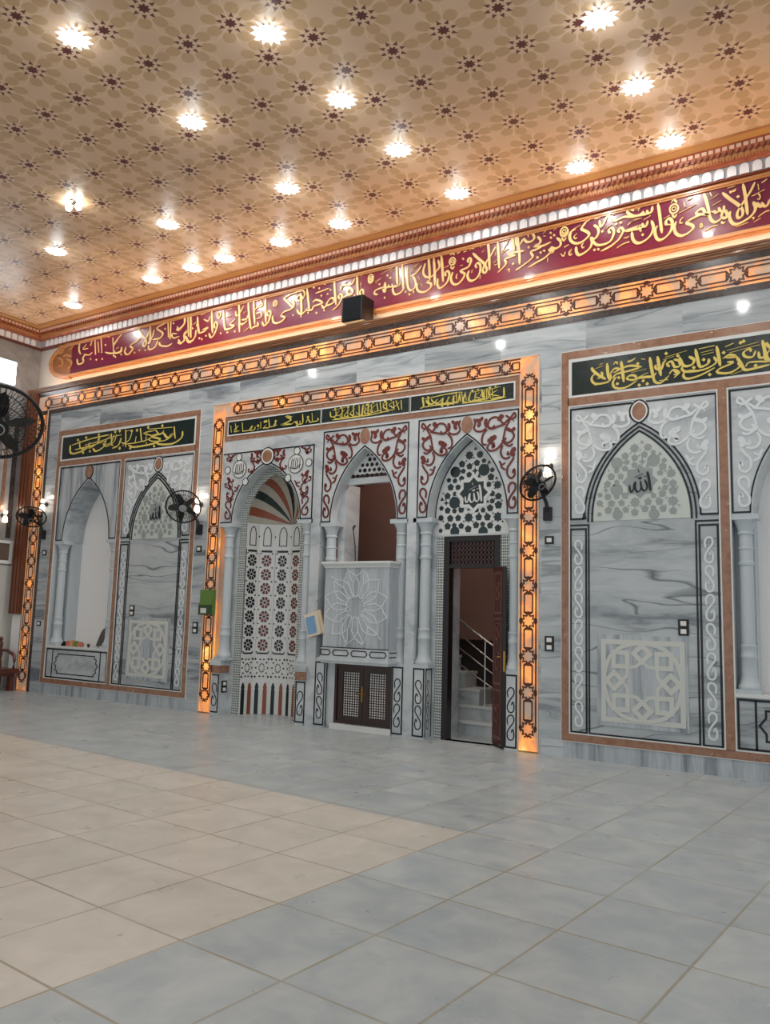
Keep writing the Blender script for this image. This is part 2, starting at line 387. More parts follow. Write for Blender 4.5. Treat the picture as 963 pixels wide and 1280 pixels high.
# ------------------------------------------------------------------ traced lettering and scrollwork (mm on the wall)
BAND=[["5",6019,7046,5985,6972,5947,6977,5922,7028],["5",5938,6979,5900,6982,5874,7040],["5",5895,6985,5857,7011,5832,7059],["6",5827,7064,5852,6985,5836,6923,5781,6865,5682,6817,5604,6814,5558,6871,5543,6953,5559,7003],["6",5715,7341,5736,7194,5747,7057,5758,6904],["6",5468,7284,5553,7176,5630,7093,5678,7036],["5",5856,7324,5800,7211,5729,7107,5658,7002,5636,6940,5647,6893,5684,6895,5705,6945,5692,7010,5669,7050],["4",5554,7280,5575,7261,5595,7280,5610,7268,5628,7297],["d",5652,7181],["3",5808,7142,5963,7194],["4",5889,7287,5896,7207],["3",5876,7084,5902,7083,5908,7126,5885,7160],["3",5341,7136,5453,7186],["3",5317,7222,5425,7284],["4",5315,7337,5336,7274],["3",5622,6776,5760,6803],["3",5805,6853,5833,6846,5814,6823],["3",5827,6786,5910,6826],["3",5877,6846,5954,6892,6011,6900],["3",5527,7331,5622,7339],["3",5928,7293,5966,7310,5996,7329],["6",5238,7341,5271,7228,5294,7108,5305,7008,5328,6939,5366,6901,5417,6915,5453,6942,5497,6925,5518,6970,5495,7027,5464,7013,5446,6949],["5",5486,7103,5475,7038,5435,7043,5421,7095],["5",5425,7048,5384,7027,5362,7067],["5",5374,7032,5329,7064],["5",5308,7019,5262,7047,5223,7126,5161,7113,5144,7077,5206,7052,5303,7025],["3",5183,6924,5214,6925,5187,6894,5223,6869],["3",5242,6807,5324,6849,5405,6852],["4",5446,6893,5466,6862,5496,6880],["6",5231,7058,5143,7040,5049,7006,5022,6976,5084,6934,5101,6884,5025,6828,4941,6819,4878,6875,4863,6960,4891,7034],["3",4925,7142,5147,7212],["4",4991,7276,5006,7209],["4",5044,7303,5076,7310,5107,7321],["3",4977,7071,4945,7044,4938,6999,4973,6996],["3",5182,6893,5203,6922,5218,6884,5181,6864],["r",4863,7222,4864,7287],["4",4827,7314,4865,7354,4901,7300],["4",4835,7148,4871,7098,4898,7137],["6",4773,7015,4755,7045,4777,7096,4823,7081,4840,7012,4815,6913,4738,6838,4663,6827,4620,6890,4616,6985,4649,7036],["5",4773,7015,4838,7007],["6",4657,7350,4674,7218,4688,7062,4702,6917],["3",4726,7111,4808,7143],["6",4569,7127,4594,7014,4544,6908,4444,6849,4366,6856,4316,6927,4306,7037],["d",4450,6952],["5",4585,7330,4570,7257,4526,7244,4510,7296],["5",4521,7246,4471,7241,4455,7293],["5",4465,7242,4404,7246,4331,7246],["3",4393,7314,4416,7356],["3",4461,7366,4506,7375],["5",4519,7139,4502,7072,4463,7070,4447,7122],["5",4457,7071,4413,7047,4391,7100],["5",4402,7049,4323,7057,4222,7055],["d",4423,7018],["3",4464,7165,4559,7206],["3",4245,7136,4336,7197,4437,7196],["3",4221,6956,4266,6975],["3",4220,6890,4276,6889],["5",4441,7275,4403,7249,4336,7254,4258,7316,4252,7354,4292,7367,4337,7332],["5",4347,7241,4280,7256,4212,7273,4143,7264,4074,7245,4017,7308,3973,7359,3953,7315,3890,7211,3870,7237,3859,7314],["3",4052,7332,4162,7407],["3",4348,7329,4416,7359],["d",4091,7197],["d",4154,7201],["5",4141,7059,4117,7104,4159,7127,4190,7086,4181,7052,4129,6968,4025,6896,3874,6846],["5",4187,7063,4312,7080,4438,7099],["5",4009,7079,3986,7130,4027,7156,4061,7105,4052,7047,4014,6971,3933,6940,3827,6952,3769,7015,3754,7057],["d",3901,7137],["3",3934,7161,4027,7205],["3",4245,7145,4324,7191,4425,7195],["5",3776,7258,3823,7222,3846,7155,3828,7089,3781,7051,3727,7091],["6",3733,7087,3754,7008,3709,6921,3613,6869,3553,6870,3523,6932,3523,7000],["6",3720,7359,3675,7348,3614,7276,3604,7241,3674,7190,3710,7129,3613,7053,3517,7049,3446,7105,3426,7185,3456,7250,3517,7275],["4",3877,7420,3859,7363,3788,7344],["3",3493,7281,3596,7311],["3",3535,7196,3490,7159,3505,7122,3535,7134],["3",3631,7037,3601,6995,3619,6954,3637,6974],["3",3456,6979,3419,6937,3431,6891,3468,6902],["3",3346,7042,3413,7057],["d",3786,6888],["d",3839,6888],["3",4099,6843,4163,6876,4270,6899],["3",4192,6965,4266,6972],["r",3346,7273,3346,7336],["4",3308,7402,3346,7424,3383,7371],["r",3345,7264,3345,7333],["4",3308,7373,3345,7408,3382,7355],["4",3308,7185,3341,7133,3376,7175],["5",3233,7203,3289,7139,3283,7065,3209,7042,3146,7082],["5",3165,6998,3123,7046,3165,7055,3181,7001,3133,6993,3045,6931,2931,6893,2803,6842],["d",3143,7300],["d",3198,7251],["d",3148,7225],["5",2940,7292,2987,7229,2968,7176,2891,7154,3007,7129,3146,7158],["5",3013,7122,2930,7096,2840,7079,2869,7008,2841,6964,2711,6890,2604,6846],["d",2807,7156],["d",2994,7031],["d",3045,7047],["d",2943,6966],["5",2838,7402,2893,7296,2852,7242,2774,7248,2732,7306,2709,7289,2667,7231],["4",2784,7400,2800,7319],["3",2734,7399,2682,7347],["6",2539,7420,2561,7272,2572,7150],["6",2622,7413,2644,7214,2664,7067,2665,6923],["4",2596,7380,2606,7261,2641,7199],["5",2736,7118,2631,7126,2472,7123,2599,7082],["5",2585,7075,2432,7057,2449,6999,2420,6947,2313,6870],["3",2424,7239,2490,7367],["3",2378,7158,2485,7212],["d",2388,7214],["d",2564,6954],["3",2461,6880,2501,6884,2495,6834],["6",2311,7357,2326,7156,2340,6932],["3",2335,7377,2389,7362,2456,7377],["3",2942,7349,3019,7394],["3",3019,7317,3145,7414],["3",3183,7328,3264,7378],["3",3032,7276,3070,7273],["3",3345,7026,3413,7060],["3",3296,6944,3333,6898,3363,6959],["3",3449,6952,3413,6923,3431,6888,3455,6914],["3",3096,6932,3096,6869],["6",1897,7274,1993,7162,2078,7077,2123,7025],["5",2281,7294,2214,7191,2133,7091,2079,6998,2069,6941,2110,6909,2137,6952,2113,7023],["6",2149,7411,2166,7229,2183,6936],["5",1968,7019,1946,7060,1974,7093,2016,7071,2032,7008,2011,6907,1929,6832,1844,6847,1812,6933,1842,7006],["5",1832,7142,1813,7175,1838,7207,1870,7169,1854,7113,1812,7062,1685,7029,1760,6973,1744,6910,1646,6824,1559,6852,1525,6949,1555,7041],["4",1879,7348,1921,7351],["4",1737,7326,1794,7340],["d",1732,7220],["4",2019,7342,2060,7379],["4",2048,7256,2089,7273],["4",1622,7332,1679,7353],["3",1683,7117,1726,7121],["3",1836,7330,1899,7376],["3",1891,7012,1878,6962],["3",2032,6889,2019,6833],["3",1635,7000,1615,6937,1644,6917],["3",2397,7202,2490,7337],["3",2377,7181,2497,7205],["3",2243,7034,2297,7081],["4",2257,6998,2305,7008],["3",2276,7151,2282,7202],["r",1545,7221,1544,7282],["4",1506,7331,1542,7364,1579,7319],["4",1517,7139,1551,7098,1583,7132],["5",1440,7003,1422,7045,1453,7079,1495,7043,1491,6976,1457,6889,1341,6818,1288,6894,1293,6991],["6",1347,7374,1370,7178,1391,6916],["3",1408,7143,1480,7168],["6",1213,7353,1236,7081,1243,6889],["5",1293,7301,1321,7185,1260,7116,1188,7050,1098,7052,1036,7120,1034,7206,1065,7296],["6",1117,7374,1139,7197,1152,6989],["5",1144,6991,1100,6970,1178,6926,1162,6861,1058,6814,952,6849,916,6927,933,6993],["5",994,7273,898,7166,791,7130],["5",822,7141,889,7044,889,6933,813,6890,757,6957,737,7145,737,7312],["6",632,7370,650,7177,665,6929],["6",530,7399,540,7200,552,7043],["5",687,6974,627,6899,518,6879,468,6959,482,7015,577,7017,610,7066,553,7001],["4",545,7031,469,7029,448,7078],["4",469,7029,402,7031,377,7079],["5",402,7031,306,7048,319,7133],["5",316,7134,322,7048,317,6961,274,7026],["5",290,7054,137,7031,111,6976,180,6945],["3",233,7293,440,7348],["3",124,7159,236,7221],["d",356,7239],["d",416,7186],["d",207,7121],["3",426,7295,489,7317],["3",790,7175,894,7292],["3",833,7277,939,7324],["3",984,7355,1045,7370],["d",713,6885],["d",784,6830],["d",860,6856],["d",315,6865],["3",945,7101,965,7042],["3",994,6967,1026,6919],["r",31,7264,28,7325],["3",1090,7387,1104,7425],["6",-252,7389,-233,7185,-215,6950],["5",-159,7000,-177,7051,-154,7100,-106,7066,-117,6981,-147,6894,-261,6829,-281,6920,-286,7036],["5",-293,7321,-344,7234,-464,7243,-563,7249,-572,7180],["6",-393,7177,-319,7101,-379,7052,-444,7108,-392,7166],["5",-588,7020,-620,7073,-587,7110,-542,7072,-557,7009,-621,6912,-740,6843],["5",-558,7031,-473,7047,-363,7066],["6",-721,7402,-693,7160,-664,6932],["5",-704,7030,-732,7065,-802,7061,-867,6958,-728,6976,-699,7037],["5",-867,6958,-919,6921,-975,6993],["5",-1167,7075,-1087,7104,-950,7021,-1136,6994,-1169,6941,-1296,6946],["6",-1302,7364,-1271,7170,-1233,6952],["4",-1111,7228,-969,7242,-828,7261],["3",-1318,7375,-1228,7402],["d",-1153,7342],["d",-1034,7303],["d",-912,7353],["d",-792,7224],["d",-983,7158],["d",-850,7162],["d",-1257,6897],["d",-1076,6864],["d",-908,6877],["d",-509,6891],["d",-398,6899],["3",-465,6853,-355,6876],["3",-469,6956,-351,6991],["3",-537,7364,-384,7391],["3",-180,7341,-98,7374],["3",123,7184,243,7216],["4",-564,7194,-449,7302],["3",-167,7229,-157,7169],["r",31,7232,29,7289],["6",-1439,7305,-1412,7057,-1410,6846],["5",-1254,6997,-1368,6913,-1460,6927,-1505,7011],["5",-1521,7196,-1478,7267,-1398,7205,-1472,7156,-1521,7196],["4",-1391,7355,-1345,7256,-1399,7160],["5",-1381,7341,-1611,7323,-1759,7291,-1809,7270,-1715,7176,-1593,7061,-1579,7134,-1615,7217],["5",-1593,7061,-1670,7030,-1782,7020,-1864,6958,-1773,6911,-1848,6849,-1962,6835,-2041,6880,-2061,6994],["3",-1801,7361,-1632,7373],["d",-1589,6916],["d",-1651,7194],["r",-2012,7217,-2016,7271],["6",-2249,7371,-2230,7134,-2205,6878],["5",-2154,7003,-2186,7048,-2160,7105,-2106,7061,-2115,6996,-2157,6888,-2252,6839,-2300,6929],["4",-2361,7346,-2310,7227,-2432,7218,-2490,7182],["6",-2526,7378,-2507,7138,-2472,6904],["6",-2662,7372,-2624,7096,-2567,6832],["3",-2414,7246,-2317,7275],["4",-2464,7099,-2346,7108,-2322,7026,-2438,7000],["5",-2567,6832,-2470,6865,-2387,6866,-2415,6933],["4",-2727,6815,-2590,6883],["5",-2803,7049,-2681,7043,-2645,7116],["5",-2795,6934,-2678,6992],["3",-2770,7170,-2691,7203],["d",-2586,7437],["d",-2441,7361],["d",-2404,7401],["6",-2893,7412,-2864,7183,-2840,6822],["5",-2761,7323,-2854,7198,-2933,7148,-2965,7250],["5",-2850,6971,-2738,6971,-2660,7020],["6",-3268,7322,-3241,7091,-3198,6936,-3094,6937],["5",-2970,7091,-3089,7013,-2978,6962,-3104,6923,-3198,6936],["3",-3183,7161,-3060,7187],["4",-3152,7317,-3069,7317],["r",-3378,7245,-3383,7303],["6",-3574,7376,-3553,7146,-3525,6922],["5",-3467,7005,-3498,7072,-3466,7128,-3413,7081,-3424,7002,-3480,6890,-3562,6836,-3616,6930],["4",-3616,7272,-3652,7180,-3769,7234],["6",-3947,7324,-3921,7129,-3875,6970],["5",-3875,6970,-3725,6997,-3660,7051,-3792,7025],["6",-4140,7425,-4115,7196,-4104,6921],["5",-4196,7369,-4161,6988],["5",-3966,7055,-3982,6926,-4107,6827,-4205,6880],["5",-4281,7359,-4298,7245,-4472,7138],["5",-4193,7060,-4279,7008,-4251,6937,-4356,6851,-4450,6883],["d",-3868,6874],["d",-3800,6843],["d",-3695,6894],["d",-3310,6878],["d",-2954,6850],["d",-3141,6865],["d",-4063,7104],["d",-3956,7152],["3",-3860,7333,-3731,7359],["3",-4047,7184,-3961,7219],["6",-4135,7434,-4094,6929],["5",-4206,7347,-4164,6962],["5",-4015,6858,-4156,6861,-4232,6976],["5",-4305,7373,-4299,7238,-4449,7126,-4484,7220],["5",-4175,7100,-4282,7035,-4271,6900,-4381,6864,-4433,6943],["6",-4679,7403,-4667,6990],["5",-4760,7387,-4717,7032],["5",-4792,7358,-5069,7287,-4887,7154,-4954,7063,-5168,7060],["4",-4416,7007,-4575,6997,-4630,7093,-4485,7069],["5",-4612,6888,-4748,6856,-4940,6907,-4970,6980],["5",-5021,7023,-5081,6896,-5246,6867,-5284,6962],["6",-5602,7353,-5472,7200,-5358,7078,-5375,6956,-5448,7006,-5344,7145,-5236,7325],["6",-5277,7461,-5238,7041,-5308,7015],["4",-5139,7265,-5196,7103,-5282,6997],["5",-5541,7160,-5635,7106,-5755,7073,-5831,7033,-5740,6966,-5884,6863,-5985,6934,-5952,7034],["5",-6110,7343,-6229,7256,-6347,7147],["5",-6081,7055,-6123,6970,-6275,6958,-6334,7024],["4",-6184,7071,-6259,7048],["d",-5686,6870],["d",-5541,6900],["d",-5362,6872],["d",-6090,6898],["d",-4828,7229],["d",-4497,7155],["d",-4602,7308],["d",-6266,6872],["6",-6981,7463,-6911,7025],["6",-6774,7428,-6712,7030],["4",-6861,7298,-6808,7054],["5",-6388,7310,-6327,6976],["4",-6226,7248,-6343,7124],["5",-7472,7397,-7479,7214,-7411,7111],["5",-7215,7081,-7318,7024,-7300,6911,-7469,6896,-7517,7017],["4",-7026,7088,-7129,7046,-7299,7094],["4",-7241,7305,-7340,7210,-7174,7203],["5",-6592,7021,-6430,6974,-6119,6947,-6099,7050],["4",-7057,7366,-7098,7245],["d",-6610,7185],["d",-6523,7350],["d",-6871,6902],["d",-6684,6891],["d",-6320,6907],["d",-7064,6949],["3",-7390,7402,-7310,7426]]
ENDO=[["4",-8223,7255,-8151,7376,-8031,7338,-8046,7228,-8191,7231],["4",-8176,7116,-8025,7056,-8011,6942,-8123,6921],["4",-7852,7049,-7702,6971,-7717,6862,-7798,6837],["4",-7921,7377,-7780,7392,-7685,7302,-7820,7249],["4",-8005,7128,-7864,7144,-7715,7084],["4",-8158,7434,-7986,7444]]
PLR=[["6",3829,5098,3854,5048,3934,4971,4021,4911],["7",4039,5126,4049,4982,4075,4890],["5",4087,4970,4070,4884,3960,4858,3866,4874,3829,4931,3847,4983,3908,5013],["5",3907,4931,3974,4965,3961,5021],["3",3881,5074,3989,5097],["3",3866,4844,4054,4859],["7",4224,5126,4239,5009,4257,4839],["5",4081,4977,4134,5038,4213,5026],["5",4121,4983,4252,5034,4356,5046,4490,5011],["5",4113,4905,4160,4960,4329,4980,4458,5002],["5",4430,4836,4275,4763,4145,4777,4113,4852,4160,4926],["5",4315,4858,4302,4893,4341,4917,4405,4903,4405,4852,4315,4862],["4",4405,4866,4571,4922],["3",4355,4953,4546,4976],["7",4593,5124,4609,4996,4623,4873,4557,4869,4456,4869,4405,4850],["7",4689,5123,4709,4982,4729,4858],["5",4690,4938,4659,4986,4678,5012],["5",4739,4938,4765,5026,4797,5060],["5",4830,4849,4731,4769,4656,4789,4636,4860,4673,4908],["4",4817,4797,4706,4798],["5",4838,4960,4806,5007,4864,5027,4895,4955,4953,4944],["5",4830,4866,4880,4915,4952,4871,4885,4850],["5",4305,5104,4356,5113,4408,5139],["d",4439,5061],["4",4484,5118,4535,5105],["d",4798,5141],["d",4506,4823],["d",4455,4773],["d",4556,4777],["3",4760,5066,4895,5091],["3",4785,5095,4932,5118],["4",4121,5094,4155,5127,4181,5092],["4",3935,5118,3982,5134],["d",4172,4828],["d",4192,4908],["7",5152,5147,5178,5004,5205,4908,5296,4935,5309,4997],["7",5401,5146,5423,5005,5437,4883],["5",5365,5014,5392,4934,5246,4866,5044,4867,4985,4916,5022,4960],["5",5376,4873,5221,4806,5067,4774,5005,4810,5032,4871,5199,4860],["6",4958,5073,5010,4949,5108,4950,5133,5011,5072,5059],["5",4891,5047,4951,5025,4962,4956,4889,4941],["5",4888,4891,4951,4867,4887,4811],["5",5468,4973,5549,5011,5622,4975,5503,4978],["5",5518,4922,5592,4905,5431,4852,5405,4806,5543,4784,5660,4845,5636,4898],["6",5622,4981,5680,4866,5714,4797,5812,4798,5987,4822],["4",5724,4835,5759,4880,5869,4876,5988,4858],["7",5918,5134,5938,5013,5948,4901,5989,4892],["5",5946,4923,5883,4923,5872,4999],["5",5842,5016,5805,4945,5727,4957,5704,5013,5774,5051,5787,5010],["3",5516,5067,5876,5120],["3",5549,5036,5886,5083],["3",5554,4760,5690,4791],["3",5215,5088,5367,5103],["3",5226,5054,5367,5071],["3",4892,5112,5049,5140],["5",5500,5117,5598,5149],["4",5192,5140,5380,5154],["d",5481,5047],["d",5676,5142],["d",5314,4793],["d",5248,4993],["d",5129,4909],["d",5835,4832],["d",5710,5155],["d",4940,5092]]
PLL=[["5",-3861,4999,-3882,4875,-4117,4784,-4479,4811,-4534,4879],["6",-4093,5108,-4046,4876],["5",-4134,4984,-4247,4909,-4377,5022],["5",-4376,5008,-4699,4981,-4438,4899,-4644,4832,-5143,4813,-5327,4864],["6",-5016,5164,-4957,4904],["6",-5436,5177,-5402,4836],["6",-5860,5147,-5820,4903],["4",-4813,4963,-4897,4884],["4",-5121,5022,-5149,4878],["5",-5552,5034,-5625,4891,-5797,4847],["5",-5997,5046,-6071,4895,-6291,4829,-6391,4899],["4",-6176,5032,-6307,4977],["5",-6498,5031,-6578,4915,-6853,4847,-7085,4860,-7124,5026],["4",-7065,5021,-6552,5092,-6186,5118,-5916,5129],["4",-6957,4918,-6444,4959,-6038,5013],["4",-4795,5130,-4144,5099],["d",-6885,5114],["d",-6627,5136],["d",-6236,5160],["d",-5742,5172],["d",-5610,5174],["d",-5260,5139],["d",-5111,5139],["d",-4799,5166],["d",-4409,5154],["d",-6686,4832],["d",-5575,4827],["d",-5269,4800],["d",-4599,4784],["d",-6477,4845],["4",-6717,4897,-6757,4838],["4",-5733,5081,-5558,5094]]
PC1=[["3",-859,5002,-841,4853],["3",-742,4909,-729,4863,-841,4853,-893,4850,-937,4910,-975,4850],["3",-1056,5003,-1048,4850,-1164,4845],["3",-1103,4898,-1101,4847],["3",-1167,4904,-1164,4845,-1208,4892,-1270,4861],["4",-1277,4979,-1407,5007,-1296,4935,-1464,4876,-1507,4869,-1270,4861],["3",-1595,4881,-1681,4856,-1630,4919,-1659,4862,-1780,4862],["3",-1789,5002,-1769,4856,-1858,4856,-1902,4850,-1838,4907],["3",-1965,4969,-1958,4849],["3",-1993,4870,-2036,4836],["3",-2085,4897,-2104,4846,-2218,4847,-2155,4922,-2196,4852,-2380,4846],["3",-2390,5003,-2368,4846],["3",-2450,4863,-2567,4857,-2480,4956,-2570,4893],["3",-2553,5003,-2521,4871],["3",-2658,4978,-2637,4852],["d",-1875,4963],["d",-1838,4967],["d",-1631,4945],["d",-2018,4908],["d",-1162,4816],["d",-938,4939]]
PC2=[["4",854,5009,869,4862],["4",764,5012,823,4861],["3",820,4974,714,4908,676,4944],["4",719,5009,732,4887],["3",620,4998,530,4945,627,4886],["4",472,5035,496,4866],["4",418,4990,440,4889],["3",385,4882,236,4867,178,4906,270,4959],["4",305,5011,329,4885],["4",154,5024,142,4845,198,4855],["3",195,4952,306,4987],["4",79,5006,85,4848],["3",46,4872,-11,4846,-90,4903],["4",-36,5014,-21,4876],["3",-112,4971,-206,4884,-107,4857],["4",-251,5020,-244,4852],["3",-308,4977,-402,4872,-302,4842],["3",-486,4981,-463,4892,-344,4899],["3",-447,4993,-231,5017],["3",-440,4840,-223,4833,-49,4834,124,4831],["3",180,4833,386,4847,533,4862,642,4866],["d",-388,5011],["d",-133,5014],["d",230,5012],["d",564,5020]]
PC3=[["4",2561,4992,2562,4860,2491,4852,2364,4840],["3",2326,4982,2507,5010],["3",2471,4967,2363,4912,2490,4876],["4",2289,4993,2300,4855],["4",2252,4998,2264,4842],["4",2215,5003,2236,4856,2069,4859],["3",2067,4980,2216,4996],["3",2179,4970,2106,4910,2199,4881],["4",2030,4975,2013,4848],["4",1954,4984,1918,4860,2013,4834],["4",1859,4996,1880,4864],["4",1802,5003,1823,4854],["4",1764,4973,1747,4863,1650,4874],["3",1706,4959,1630,4894],["4",1590,4959,1552,4868,1454,4880],["4",1492,4950,1414,4885,1334,4905,1293,4956],["3",1272,4973,1608,5003,1802,5000],["4",1231,5003,1255,4871,1195,4839],["3",1235,4852,1494,4858,1766,4843],["3",1900,4834,2144,4833,2364,4823,2598,4845],["d",1242,4990],["d",2067,5001],["d",2344,5009],["d",1573,4838],["d",1670,4840]]
ALLAH=[["5",94,112,111,38,122,-52,131,-137],["4",63,12,84,-44,89,-95,69,-129,41,-124,20,-84,7,0],["4",20,-78,7,-116,-25,-141,-53,-113,-59,-60,-52,-6],["4",-52,-6,-71,-40,-81,-104,-105,-141,-125,-109,-129,-49],["3",-67,47,47,93],["3",-20,40,-7,23,2,44,11,22,24,53],["3",-23,151,-6,109],["4",55,51,84,56]]
ARAB=[["3",-756,1400,-735,1423,-692,1375,-649,1296,-605,1218,-582,1117,-567,1054],["3",-749,1412,-755,1369,-691,1340,-637,1381,-602,1403],["3",-692,1356,-735,1302],["3",-650,1346,-579,1289,-525,1345,-527,1407],["3",-525,1345,-458,1394,-376,1379,-334,1313,-346,1254,-411,1242,-431,1284],["5",-565,1417,-519,1372,-511,1331],["3",-607,1279,-496,1256,-400,1232,-332,1246],["4",-319,1257,-293,1321,-308,1390],["3",-305,1250,-238,1212,-158,1217,-112,1267,-131,1341,-111,1412],["4",-255,1415,-200,1373,-134,1390],["4",-174,1382,-199,1318,-165,1284],["3",-325,1233,-264,1173,-239,1085,-260,1015,-314,1011],["3",-355,1023,-326,960,-366,915,-447,919,-517,964,-556,1016],["5",-459,1128,-410,1086,-367,1109],["5",-336,1088,-369,1055,-409,1016],["4",-409,1040,-424,968,-394,978],["4",-751,1213,-701,1175,-646,1197,-605,1218],["3",-687,1170,-731,1118,-719,1055,-655,1007,-587,1031,-619,1083],["3",-718,987,-668,958,-600,996,-562,1041],["5",-560,1053,-572,999],["3",-565,980,-533,892,-561,809,-622,781,-681,806],["5",-757,929,-710,870,-734,804],["3",-707,855,-638,837,-650,889],["3",-741,798,-690,721,-637,644,-642,546,-698,499,-747,541,-741,626,-714,569],["3",-612,623,-551,662,-536,722,-509,759],["4",-552,692,-604,724],["3",-668,290,-658,377,-697,434,-752,419,-760,346,-707,270,-660,183,-675,97,-737,87,-765,152,-745,236,-721,186]]
HOLES=[[-65,924,47,8],[105,923,40,8],[33,1016,20,3],[-185,803,40,5],[58,803,37,5],[-62,761,37,5],[170,827,27,5],[254,795,20,3],[-292,692,61,10],[-162,696,29,5],[31,689,32,4],[172,691,66,10],[304,682,27,5],[-67,637,34,5],[-189,587,33,5],[96,604,22,3],[284,581,40,5],[374,555,17,3],[-399,575,27,5],[-297,561,29,5],[-368,467,39,5],[-244,460,33,5],[251,474,32,5],[389,459,44,8],[-417,339,39,5],[-297,365,27,5],[-507,291,22,3],[-298,234,66,10],[-437,235,27,4],[308,337,33,5],[404,293,38,5],[309,229,29,5],[240,223,18,3],[406,167,44,5],[-516,160,28,5],[-412,122,37,5],[-298,111,29,5],[-188,125,37,5],[-63,126,22,3],[64,107,27,5],[166,102,29,5],[276,129,39,5],[-520,16,34,8],[-366,3,39,5],[-236,4,37,5],[-64,4,51,8],[98,3,40,5],[236,-2,40,5],[401,-3,51,8],[-408,-112,40,5],[-299,-103,29,5],[-183,-114,34,5],[-69,-163,40,5],[57,-110,37,5],[162,-101,29,5],[279,-124,37,5],[402,-166,40,5],[-524,-174,25,5],[-287,-194,55,10],[170,-209,55,10],[-328,314,11,3],[-263,304,10,3],[7,-57,11,3],[-142,-51,11,3],[313,-68,11,3],[476,-75,12,3],[-482,-38,11,3],[-348,185,11,3],[-224,172,11,3],[215,56,11,3],[104,61,10,3],[325,51,11,3],[-491,383,11,3],[-452,288,10,3],[320,502,11,3],[348,411,11,3],[459,227,11,3],[350,258,11,3],[-205,693,11,3],[-114,843,11,3],[-6,795,11,3],[7,886,11,3],[136,772,11,3],[234,764,11,3],[95,632,10,3]]

# ------------------------------------------------------------------ room shell
XL, XR, YF, YB = -8.88, 12.5, -14.0, .33
struct('floor', MB().box(XL-.3, XR, YF, 2.4, -.1, 0), M_FLOOR)
struct('ceiling', MB().box(XL-.3, XR, YF, YB+.3, ZC, ZC+.12), M_CEIL)
struct('wall_back', MB().box(XL-.3, XR, YB, YB+.3, 5.6, ZC), M_WALLW)
M_LWALL = mat('smoky grey left wall', (168,168,166), .5); t = NT(M_LWALL)
zz = t.xyz(t.pos())[2]; nn = t.noise(t.pos(), 1.6, 4, .6, .5)
t.put(t.b, 'Base Color', t.mix(t.m('GREATER_THAN', zz, 2.56), (206,204,198), t.ramp(nn, [(.35, (140,138,136)), (.7, (176,176,176))])))
struct('wall_left', MB().box(XL-.3, XL, YF, YB+.3, 0, ZC), M_LWALL)

# marble cladding that carries the panels and the three bays
D = .22
c = MB()
for a in [(-7.86, -7.52, 0, 5.77), (-7.52, -3.43, 5.36, 5.77), (-3.43, -3.093, 0, 5.77), (-3.093, 3.093, 5.40, 5.77),
          (3.093, 3.43, 0, 5.77), (3.43, 7.5, 5.36, 5.77), (7.5, XR, 0, 5.77)]:
    c.box(a[0], a[1], 0, D, a[2], a[3])
struct('wall_cladding', c, M_CLAD)
struct('baseboard_left', MB().box(-7.52, -3.43, 0, D, 0, .2085), M_VERT); struct('baseboard_right', MB().box(3.43, 7.5, 0, D, 0, .2085), M_VERT)
# pale strips between the bays
c = MB()
for a in [(-2.80, 2.80, 4.665, 4.70), (-.785, -.61, 0, 4.665), (1.008, 1.165, 0, 4.665), (-2.80, -.785, 4.48, 4.665), (2.792, 2.81, 0, 4.665)]:
    c.box(a[0], a[1], 0, D, a[2], a[3])
c.box(-.80, -.785, 0, D, 0, 4.48)
struct('wall_pilasters', c, M_LITE)
# solid wall behind, open at the bays and the side recesses
c = MB()
for a in [(-8.9, -7.39, 0, 5.77), (-5.51, -2.835, 0, 5.77), (2.80, 5.51, 0, 5.77), (7.39, XR, 0, 5.77), (-2.835, 2.80, 4.66, 5.77), (-7.39, -5.51, 4.58, 5.77), (5.51, 7.39, 4.58, 5.77), (-7.39, -5.51, 0, .94), (5.51, 7.39, 0, .94)]:
    c.box(a[0], a[1], D, .62, a[2], a[3])
struct('wall_core', c, M_PLAST)

# ------------------------------------------------------------------ cornice on the back and left walls
def cornice(mb, prof):                                # profile (distance from wall, z), mitred round the corner
    n = len(prof)
    a = [(XR, YB-d, z) for d, z in prof]; b = [(XL+d, YB-d, z) for d, z in prof]; e = [(XL+d, YF, z) for d, z in prof]
    fs = []
    for o in (0, n): fs += [(o+i, o+(i+1) % n, o+(i+1) % n+n, o+i+n) for i in range(n)]
    fs += [tuple(range(n)), tuple(range(3*n-1, 2*n-1, -1))]
    return mb.add(a+b+e, fs)
def along(fn, pitch, mb, d0, d1):                     # repeat a small block on both walls; fn gives a polygon (u,z)
    u = XL+.32
    while u < 8.6:
        mb.prism(fn(u), YB-d0, YB-d1); u += pitch
    v = -.02
    while v > -3.2:
        P = fn(v); n = len(P)
        mb.add([(XL+d0, q, z) for q, z in P]+[(XL+d1, q, z) for q, z in P], [tuple(range(n)), tuple(range(2*n-1, n-1, -1))]+[(i, (i+1) % n, (i+1) % n+n, i+n) for i in range(n)])
        v -= pitch
tr = struct('trim_1', cornice(MB(), [(0, 7.57), (.125, 7.57), (.13, 7.585), (.17, 7.59), (.18, 7.605), (.215, 7.615), (.225, 7.65), (.245, 7.66), (.25, 7.675), (.262, 7.68), (.268, 7.695), (.272, 7.70), (.272, 7.765), (.285, 7.77), (.30, 7.775), (.30, ZC), (0, ZC)]), M_CORN)
tr['label'] = 'carved red brown ceiling cornice'
struct('trim_2', cornice(MB(), [(0, 7.418), (.105, 7.418), (.105, 7.575), (0, 7.575)]), M_CORNG)
struct('trim_3', cornice(MB(), [(0, 7.395), (.125, 7.395), (.125, 7.408), (.11, 7.42), (0, 7.42)]), M_CORND)
